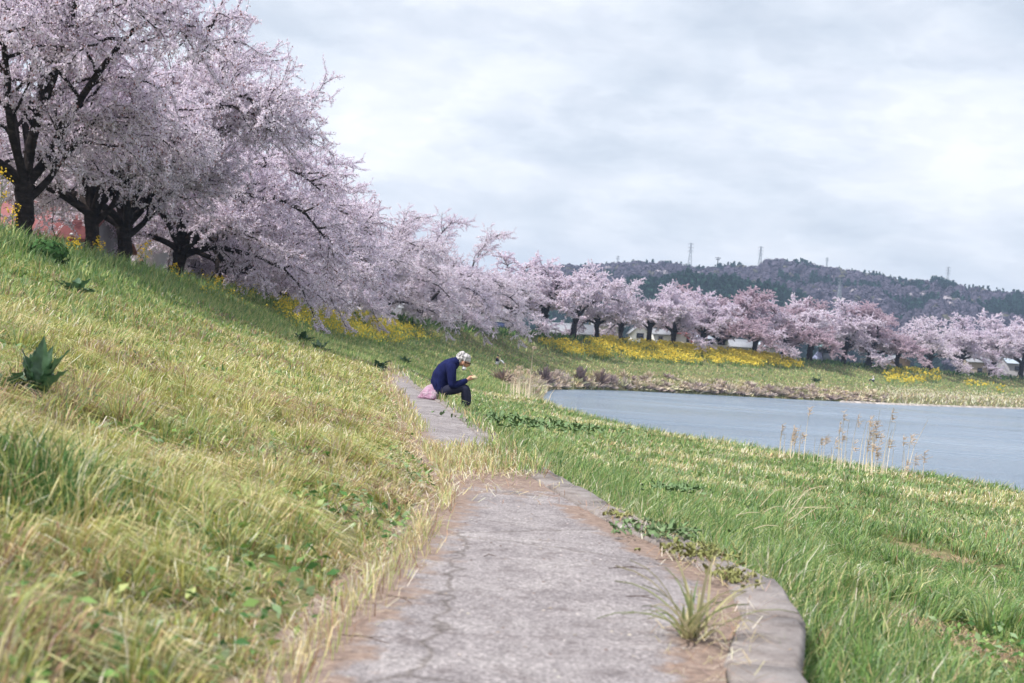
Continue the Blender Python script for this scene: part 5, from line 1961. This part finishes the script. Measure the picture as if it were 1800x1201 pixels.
dk = hit(66, 716) + Vector((0, 0, 0.05))
rdk = random.Random(12)
dock(dk, [(1.6, 1.50, .40, .105, .2), (1.2, 1.30, .36, .10, .4), (2.3, 1.35, .34, .10, .35)] + [(rdk.uniform(0, 6.28), rdk.uniform(0.75, 1.4), rdk.uniform(.22, .40), rdk.uniform(.07, .115), rdk.uniform(.3, 1.0)) for _k in range(13)],
     'big dark dock plant with an upright wavy leaf at the left edge')
dock(hit(128, 712) + Vector((0, 0, 0.06)), [(-0.25, 0.10, .24, .085, .5), (0.5, 0.5, .20, .05, .8)], 'pale broad dock leaf lying on the grass beside the big dock')
dock(hit(8, 700), rosette(8, .36, .12, 9), 'dark dock plant cut by the left edge, beside the big dock')
for (px, py, L, n, sd, lab) in [(530, 604, .62, 13, 3, 'dark dock clump highest on the slope below the yellow flowers'), (562, 622, .58, 11, 4, 'dark dock clump just right of the highest one on the slope'),
                                (664, 650, .55, 9, 5, 'dark dock clump beside the far end of the path'), (712, 642, .60, 11, 6, 'dark dock clump on the slope up left of the seated person'),
                                (130, 520, .5, 10, 7, 'pointed dock clump high on the left slope'), (255, 660, .22, 9, 8, 'low leafy weed on the slope right of the big dock'),
                                (1480, 815, .40, 9, 10, 'bright green dock by the reeds on the brow of the terrace'), (1055, 668, 1.0, 10, 12, 'dark plant on the far bank above the scrub'),
                                (1435, 672, 1.3, 12, 13, 'round dark bush clump on the far green bank')]:
    dock(hit(px, py), rosette(n, L, L * 0.30, sd), lab, 'dock clumps on the bank')

m_weed = plain('weed_leaf', (0.13, 0.21, 0.09), 0.6, 0.3, 20)
m_weed2 = plain('olive_weed_leaf', (0.20, 0.21, 0.07), 0.6, 0.3, 20)


def weed_mat_(px, py, rx, ry, n, L, mat, label):
    p_ = hit(px, py)
    r = empty('weed', Vector((p_.x, p_.y, 0.02)))
    tag(r, label, 'weed', 'weeds on the path')
    V_, F_ = [], []
    rr = random.Random(int(px))
    for k in range(n):
        cx_, cy_ = rr.gauss(0, rx), rr.gauss(0, ry)
        az, el, ll = rr.uniform(0, 6.28), rr.uniform(0.1, 1.2), L * rr.uniform(0.5, 1.2)
        v, fcs = leaf_blade(ll, ll * rr.uniform(0.28, 0.5), rr.uniform(0.3, 1.4), 0.12, 3, seed=k)
        n0_ = len(V_)
        for x, y, z in v:
            x2, z2 = x * math.cos(el) - z * math.sin(el), x * math.sin(el) + z * math.cos(el)
            V_.append((cx_ + x2 * math.cos(az) - y * math.sin(az), cy_ + x2 * math.sin(az) + y * math.cos(az), max(z2, 0) + rr.uniform(0, 0.02)))
        F_ += [tuple(n0_ + i for i in q) for q in fcs]
    mesh_obj('foliage', V_, F_, mat, r)


weed_mat_(1150, 953, 0.11, 0.14, 150, 0.055, m_weed, 'blue-green leafy weed mat beside the kerb')
weed_mat_(1185, 945, 0.09, 0.14, 90, 0.05, m_weed, 'leafy weed spilling onto the kerb beyond the weed mat')
weed_mat_(1228, 985, 0.09, 0.13, 170, 0.04, m_weed2, 'olive green feathery weed between path and kerb')
weed_mat_(1285, 1045, 0.05, 0.11, 110, 0.035, m_weed2, 'small feathery weed behind the blade tuft')
weed_mat_(1087, 917, 0.05, 0.06, 50, 0.035, m_weed2, 'tiny green tuft alone on the path near the kerb')
weed_mat_(880, 780, 0.35, 0.5, 130, 0.09, m_weed, 'weeds at the kerb below the seated person')
weed_mat_(960, 808, 0.45, 0.5, 170, 0.09, m_weed, 'blue-green weeds along the kerb where grass crosses the path')

# the blade tuft in the foreground
m_blade = leafy('tuft_blades', 0.3)
tp2 = hit(1215, 1150)
tuft_o = empty('grass_tuft', Vector((tp2.x, tp2.y, 0.01)))
tag(tuft_o, 'spiky tuft of broad grass blades growing on the path by the kerb', 'grass tuft')
rr = random.Random(8)
NBL = 44
for k in range(NBL):
    az = rr.uniform(0, 6.283)
    el = rr.uniform(0.35, 1.45)
    L = rr.uniform(0.16, 0.38)
    W = rr.uniform(0.008, 0.017)
    pts = []
    b0 = Vector((rr.gauss(0, 0.022), rr.gauss(0, 0.022), 0))
    V_, F_ = [], []
    for i in range(7):
        t = i / 6
        e2 = el - 0.32 * t * t
        q = b0 + Vector((math.cos(az) * math.cos(e2), math.sin(az) * math.cos(e2), math.sin(e2))) * L * t
        wv3 = Vector((-math.sin(az), math.cos(az), 0)) * W * (1 - t ** 2) * 0.5
        V_ += [tuple(q - wv3), tuple(q + Vector((0, 0, -W * 0.25))), tuple(q + wv3)]
    for i in range(6):
        for j in range(2):
            F_.append((i * 3 + j, i * 3 + j + 1, (i + 1) * 3 + j + 1, (i + 1) * 3 + j))
    c = rr.choice([(0.24, 0.29, 0.13), (0.30, 0.33, 0.16), (0.50, 0.45, 0.29), (0.20, 0.27, 0.14), (0.42, 0.40, 0.22)])
    mesh_obj('blade', V_, F_, m_blade, tuft_o, np.tile(np.array(c), (len(V_), 1)))
# pale bent straws at the kerb edge behind it
for k in range(14):
    p_ = hit(rr.uniform(1270, 1400), rr.uniform(975, 1030))
    st_ = MB()
    az, L = rr.uniform(-0.9, 1.2), rr.uniform(0.10, 0.26)
    hgt = rr.uniform(0.02, 0.2)
    st_.tube([(0, 0, 0), (math.cos(az) * L * 0.5, math.sin(az) * L * 0.5, hgt * 0.8), (math.cos(az) * L, math.sin(az) * L, hgt)], [0.0022, 0.0020, 0.0012], 4)
    o_ = st_.build('straw', plain('bleached_straw', (0.60, 0.52, 0.36)) if k == 0 else bpy.data.materials['bleached_straw'])
    o_.location = (p_.x, p_.y, max(p_.z, 0.03))
    tag(o_, 'pale bent straw lying over the kerb edge behind the spiky tuft', 'straw', 'loose straws on the kerb')

# twigs and stones on the path
m_tw = plain('dead_twig', (0.10, 0.065, 0.05), 0.9)
for (px, py, L, az, lab) in [(1125, 1080, .12, -0.2, 'dark twig on the path left of the spiky tuft'), (1105, 1025, .20, 0.3, 'long thin twig on the dirt below the weed mat'), (640, 1160, .18, -0.5, 'twig at the left edge of the path in the foreground'),
                             (860, 1003, .07, 0.6, 'short twig alone in the middle of the path'), (1180, 1010, .16, 0.1, 'brown twig on the dirt beside the feathery weed'), (700, 1085, .16, -0.9, 'pale brown twig on the straw at the left path edge')]:
    p_ = hit(px, py)
    mb = MB().tube([(-L / 2, 0, 0.006), (0, 0.012, 0.012), (L / 2, 0, 0.006)], [0.0018, 0.0022, 0.0014], 5).tube([(0, 0.012, 0.012), (L * 0.25, 0.04, 0.014)], [0.0015, 0.001], 4)
    o_ = mb.build('twig', m_tw)
    o_.location = (p_.x, p_.y, 0.008)
    o_.rotation_euler = (0, 0, az)
    tag(o_, lab, 'twig')
# crumbs of grit and dead leaf scattered on the concrete
n = 900
gy_ = RNG.uniform(3.6, 20, n)
L_ = np.interp(gy_, FR[:, 6, 1], FR[:, 6, 0])
R_ = np.interp(gy_, FR[:, 7, 1], FR[:, 7, 0])
gx = L_ + (R_ - L_) * (RNG.beta(0.8, 0.7, n))
Pg = np.stack([gx, gy_, np.full(n, 0.012)], -1)
Tt = np.array([[-1, -1, 0], [1, -0.8, 0.1], [0.2, 1, 0], [0, 0, 0.9]])
sz = RNG.uniform(0.002, 0.0065, (n, 1, 1))
ang = RNG.random(n) * 6.283
rot = np.stack([np.stack([np.cos(ang), -np.sin(ang), 0 * ang], -1), np.stack([np.sin(ang), np.cos(ang), 0 * ang], -1), np.stack([0 * ang, 0 * ang, 1 + 0 * ang], -1)], 1)
Vg = (np.einsum('nij,kj->nki', rot, Tt) * sz * np.array([1.4, 0.9, 0.8]) + Pg[:, None, :]).reshape(-1, 3)
b = (np.arange(n) * 4)[:, None, None]
Fg = (b + np.array([[0, 1, 3], [1, 2, 3], [2, 0, 3]])[None]).reshape(-1, 3)
gc = pick(n, [(np.array([0.55, 0.50, 0.46]), 1), (np.array([0.16, 0.11, 0.09]), 1.2), (np.array([0.34, 0.28, 0.24]), 1)])
tag(mesh_obj('grit', Vg, [Fg], m_dry, col=np.repeat(gc, 4, axis=0)), 'grit and crumbs of dead leaf scattered over the path', 'grit', kind='stuff')

# ------------------------------------------------------------------ reeds
m_reed = leafy('reed', 0.3)


def reed(px, py, Y, h, lean, label, group, head=True, thick=1.0):
    if Y is None:
        p_ = hit(px, py)
    else:
        a = at(px, py, Y)
        p_ = Vector((a.x, Y, ground_z(a.x, Y)))
    r = empty('reed', p_, 0)
    tag(r, label, 'reed', group)
    q = random.uniform(0.8, 1.2)
    c = np.array([0.84, 0.74, 0.58]) * q
    d_ = (p_ - Vector((0, 0, CAM_H))).length
    t = max(0.004, 0.00019 * d_) * thick
    mb = MB().tube([(0, 0, -0.1), (lean * h * 0.4, 0.02, h * 0.55), (lean * h, 0.0, h)], [t, t * 0.85, t * 0.5], 4)
    mesh_obj('stalk', mb.v, mb.f, m_reed, r, np.tile(c, (len(mb.v), 1)))
    if head:
        hm = MB()
        hl = random.uniform(0.16, 0.28)
        for k in range(16):
            f_ = random.random()
            b0 = Vector((lean * h, 0, h - hl + hl * f_))
            e = b0 + Vector((random.gauss(0.05, 0.05), random.gauss(0, 0.05), random.uniform(-0.04, 0.09)))
            hm.tube([b0, e], [t * 1.5, t * 0.7], 3)
        mesh_obj('plume', hm.v, hm.f, m_reed, r, np.tile(np.array([0.78, 0.64, 0.52]) * q, (len(hm.v), 1)))
    return r


GB = 'reeds on the terrace brow'
for (cx_, cy_, n_, sp, hmin, hmax, LB) in [(1520, 838, 22, 22, 0.5, 1.35, 'dry reed in the tallest and densest clump against the river'), (1385, 806, 11, 12, 0.5, 0.85, 'dry reed in the middle clump left of the tall single reed'),
                                           (1265, 772, 4, 10, 0.25, 0.5, 'short reed at the far left of the reeds on the brow'), (1310, 784, 6, 12, 0.2, 0.5, 'short dark reed between the leftmost reeds and the middle clump'),
                                           (1455, 822, 8, 18, 0.4, 0.8, 'thin reed between the single reed and the tallest clump'), (1582, 842, 9, 22, 0.3, 0.9, 'sparse low reed right of the tallest clump')]:
    for k in range(n_):
        px = random.gauss(cx_, sp)
        reed(px, cy_ + (px - cx_) * 0.12 - 1, None, random.uniform(hmin, hmax), random.gauss(0.03, 0.07), LB, GB, random.random() < 0.65)
reed(1412, 812, None, 1.25, 0.05, 'single tall reed with a tufted head right of the middle reed clump', GB)
reed(1478, 822, None, 1.25, -0.01, 'lone tall reed just left of the tallest reed clump', GB)
reed(1590, 842, None, 1.2, 0.32, 'bare reed slanting to the right past the tallest clump', GB, False)
LS = 'dry reed in the scrub at the near end of the river'
GS = 'reeds at the river bend'
for k in range(34):
    px = random.gauss(912, 15)
    reed(px, 706, random.uniform(62, 72), random.uniform(0.7, 1.5), random.gauss(0.02, 0.10), LS, GS, random.random() < 0.5)
reed(929, 706, 62, 2.35, 0.02, 'tallest pale reed with a thick plume at the river bend', GS, True, 2.0)
reed(960, 708, 60, 1.0, 0.45, 'grey bent reed slanting over the water at the river bend', GS)

# brown scrub: leafless bushes along the water's edge
m_scrub = leafy('bare_twigs', 0.1)


def bush(p_, w, h, cols_, label, group, n=150):
    r = empty('bare_bush', p_)
    tag(r, label, 'bush', group)
    d_ = (p_ - Vector((0, 0, CAM_H))).length
    th = RNG.random(n) * 6.283
    el = RNG.uniform(0.15, 1.5, n)
    ln_ = RNG.uniform(0.55, 1.0, n)
    E = np.stack([np.cos(th) * np.cos(el) * w * ln_, np.sin(th) * np.cos(el) * w * ln_, np.sin(el) * h * ln_], -1)
    B0 = E * RNG.uniform(0.0, 0.55, (n, 1))
    E = E + RNG.normal(0, 0.10 * w, (n, 3))
    sd = np.cross(E - B0, RNG.normal(size=(n, 3)))
    sd /= np.linalg.norm(sd, axis=1, keepdims=True) + 1e-9
    t = max(0.012, 0.00042 * d_)
    V_ = np.stack([B0 - sd * t, B0 + sd * t, E + sd * t * 0.6, E - sd * t * 0.6], 1).reshape(-1, 3)
    cc = np.array(cols_)[RNG.integers(0, len(cols_), n)] * RNG.uniform(0.75, 1.25, (n, 1))
    mesh_obj('twigs', V_, [np.arange(n * 4).reshape(-1, 4)], m_scrub, r, np.repeat(cc, 4, axis=0))
    return r


SCR = [np.array([0.30, 0.22, 0.20]), np.array([0.24, 0.18, 0.18]), np.array([0.40, 0.32, 0.24])]
DRK = [np.array([0.20, 0.155, 0.16]), np.array([0.27, 0.21, 0.21])]
GSC = 'bare bushes along the far waterline'
named = {(885, 672): 'mauve leafless bush nearest the dark-topped sitting person', (957, 676): 'blackish leafless bush at the left end of the waterline', (1055, 676): 'rounded mauve bush on the far waterline', (1020, 672): 'thin dark leaning bush on the far waterline'}
for (px, py), lab in named.items():
    bush(hit(px, py), 1.6 if px != 1020 else 1.0, 1.9 if px != 885 else 1.0, DRK if px in (957, 1020) else SCR, lab, GSC, 240)
sv, sc_ = [], []
SCR2 = np.array([[0.46, 0.38, 0.34], [0.38, 0.30, 0.29], [0.58, 0.49, 0.38], [0.66, 0.57, 0.44], [0.50, 0.42, 0.38], [0.48, 0.47, 0.30]])
for k in range(330):
    px = random.uniform(893, 1560)
    yl = np.interp(px, [860, 900, 960, 1050, 1200, 1400, 1560], [672, 682, 682, 684, 690, 700, 709])
    p_ = hit(px, yl - abs(random.gauss(0, 9)))
    if p_.z < -3.0 or p_.y < 60:
        continue
    d_ = p_.length
    n = 46
    hs_, ws_ = random.uniform(0.3, 1.2) * (0.35 + fbm(px * 0.03, 1.0, 4)), random.uniform(0.7, 1.6)
    th = RNG.random(n) * 6.283
    el = RNG.uniform(0.35, 1.5, n)
    E = np.stack([np.cos(th) * np.cos(el) * ws_, np.sin(th) * np.cos(el) * ws_, np.sin(el) * hs_], -1) * RNG.uniform(0.5, 1.0, (n, 1))
    B0 = E * RNG.uniform(0, 0.5, (n, 1))
    sd = np.cross(E - B0, RNG.normal(size=(n, 3)))
    sd /= np.linalg.norm(sd, axis=1, keepdims=True) + 1e-9
    t = 0.00042 * d_
    sv.append((np.stack([B0 - sd * t, B0 + sd * t, E + sd * t * 0.5, E - sd * t * 0.5], 1) + np.array(p_)).reshape(-1, 3))
    cc = SCR2[RNG.integers(0, 6)] * RNG.uniform(0.75, 1.25, (n, 1))
    sc_.append(np.repeat(cc, 4, axis=0))
sv, sc_ = np.concatenate(sv), np.concatenate(sc_)
tag(mesh_obj('scrub', sv, [np.arange(len(sv)).reshape(-1, 4)], m_scrub, col=sc_), 'mauve and tan leafless scrub lining the far waterline', 'scrub', kind='stuff')
stn = []
for k in range(420):
    px = random.uniform(1480, 1830)
    yl = np.interp(px, [1480, 1600, 1700, 1800, 1830], [706.5, 712, 715.5, 718.5, 719.5])
    a = at(px, yl, 100)
    dr = ray(px, yl)
    q_ = Vector((0, 0, CAM_H)) + dr * ((-3.08 - CAM_H) / dr.z)
    stn.append((q_.x, q_.y + random.uniform(-0.3, 0.8), -3.08))
stn = np.array(stn)
Tt2 = np.array([[-1, -.8, -.5], [1, -.9, -.4], [.8, .9, -.5], [-.9, .8, -.4], [-.4, -.3, .6], [.5, -.4, .5], [.3, .4, .6]])
Vs = (Tt2[None] * RNG.uniform(0.15, 0.38, (len(stn), 1, 1)) * np.array([1.5, 1, .8]) + stn[:, None, :]).reshape(-1, 3)
bs = (np.arange(len(stn)) * 7)[:, None, None]
Fs = (bs + np.array([[0, 1, 5], [0, 5, 4], [1, 2, 6], [1, 6, 5], [2, 3, 6], [3, 4, 6], [3, 0, 4], [4, 5, 6]])[None]).reshape(-1, 3)
tag(mesh_obj('stones', Vs, [Fs], m_dry, col=np.repeat(np.array([0.55, 0.50, 0.47]) * RNG.uniform(0.6, 1.2, (len(stn), 1)), 7, axis=0)), 'pale stones edging the far waterline on the right', 'stones', kind='stuff')
sb = hit(78, 463)
b_ = empty('shrub', sb)
tag(b_, 'dark green shrub under the leftmost thick trunk on the levee top', 'shrub')
n = 900
v = RNG.normal(size=(n, 3))
v /= np.linalg.norm(v, axis=1, keepdims=True)
c = v * np.array([0.62, 0.6, 0.40]) * RNG.uniform(0.55, 1.0, (n, 1)) + np.array([0, 0, 0.22])
u = np.cross(v, RNG.normal(size=(n, 3)))
u /= np.linalg.norm(u, axis=1, keepdims=True)
w_ = np.cross(v, u)
V = np.stack([c - u * .06, c + w_ * .05 + v * .02, c + u * .07, c - w_ * .05], 1).reshape(-1, 3)
mesh_obj('foliage', V, [np.arange(n * 4).reshape(-1, 4)], m_grass, b_, np.repeat(pick(n, [(DGREEN * 0.7, 1), (DGREEN, 0.8)]), 4, axis=0))
MB().tube([(0, 0, -.2), (.05, 0, .5)], [.05, .02], 5).tube([(0, 0, 0), (-.3, .1, .5)], [.03, .012], 4).tube([(0, 0, 0), (.35, -.1, .5)], [.03, .012], 4).build('stem', m_twig, b_)

# ------------------------------------------------------------------ air
m_haze, nt, out = new_mat('haze_air')
pv_ = nt.nodes.new('ShaderNodeVolumePrincipled')
pv_.inputs['Color'].default_value = (0.54, 0.70, 1.0, 1)
pv_.inputs['Density'].default_value = 0.00027
pv_.inputs['Anisotropy'].default_value = 0.2
nt.links.new(pv_.outputs[0], out.inputs['Volume'])
hz_o = MB().box((0, 950, 62), (4300, 3300, 136)).build('haze', m_haze)
tag(hz_o, 'thin pale blue air haze over the valley', 'haze', kind='stuff')
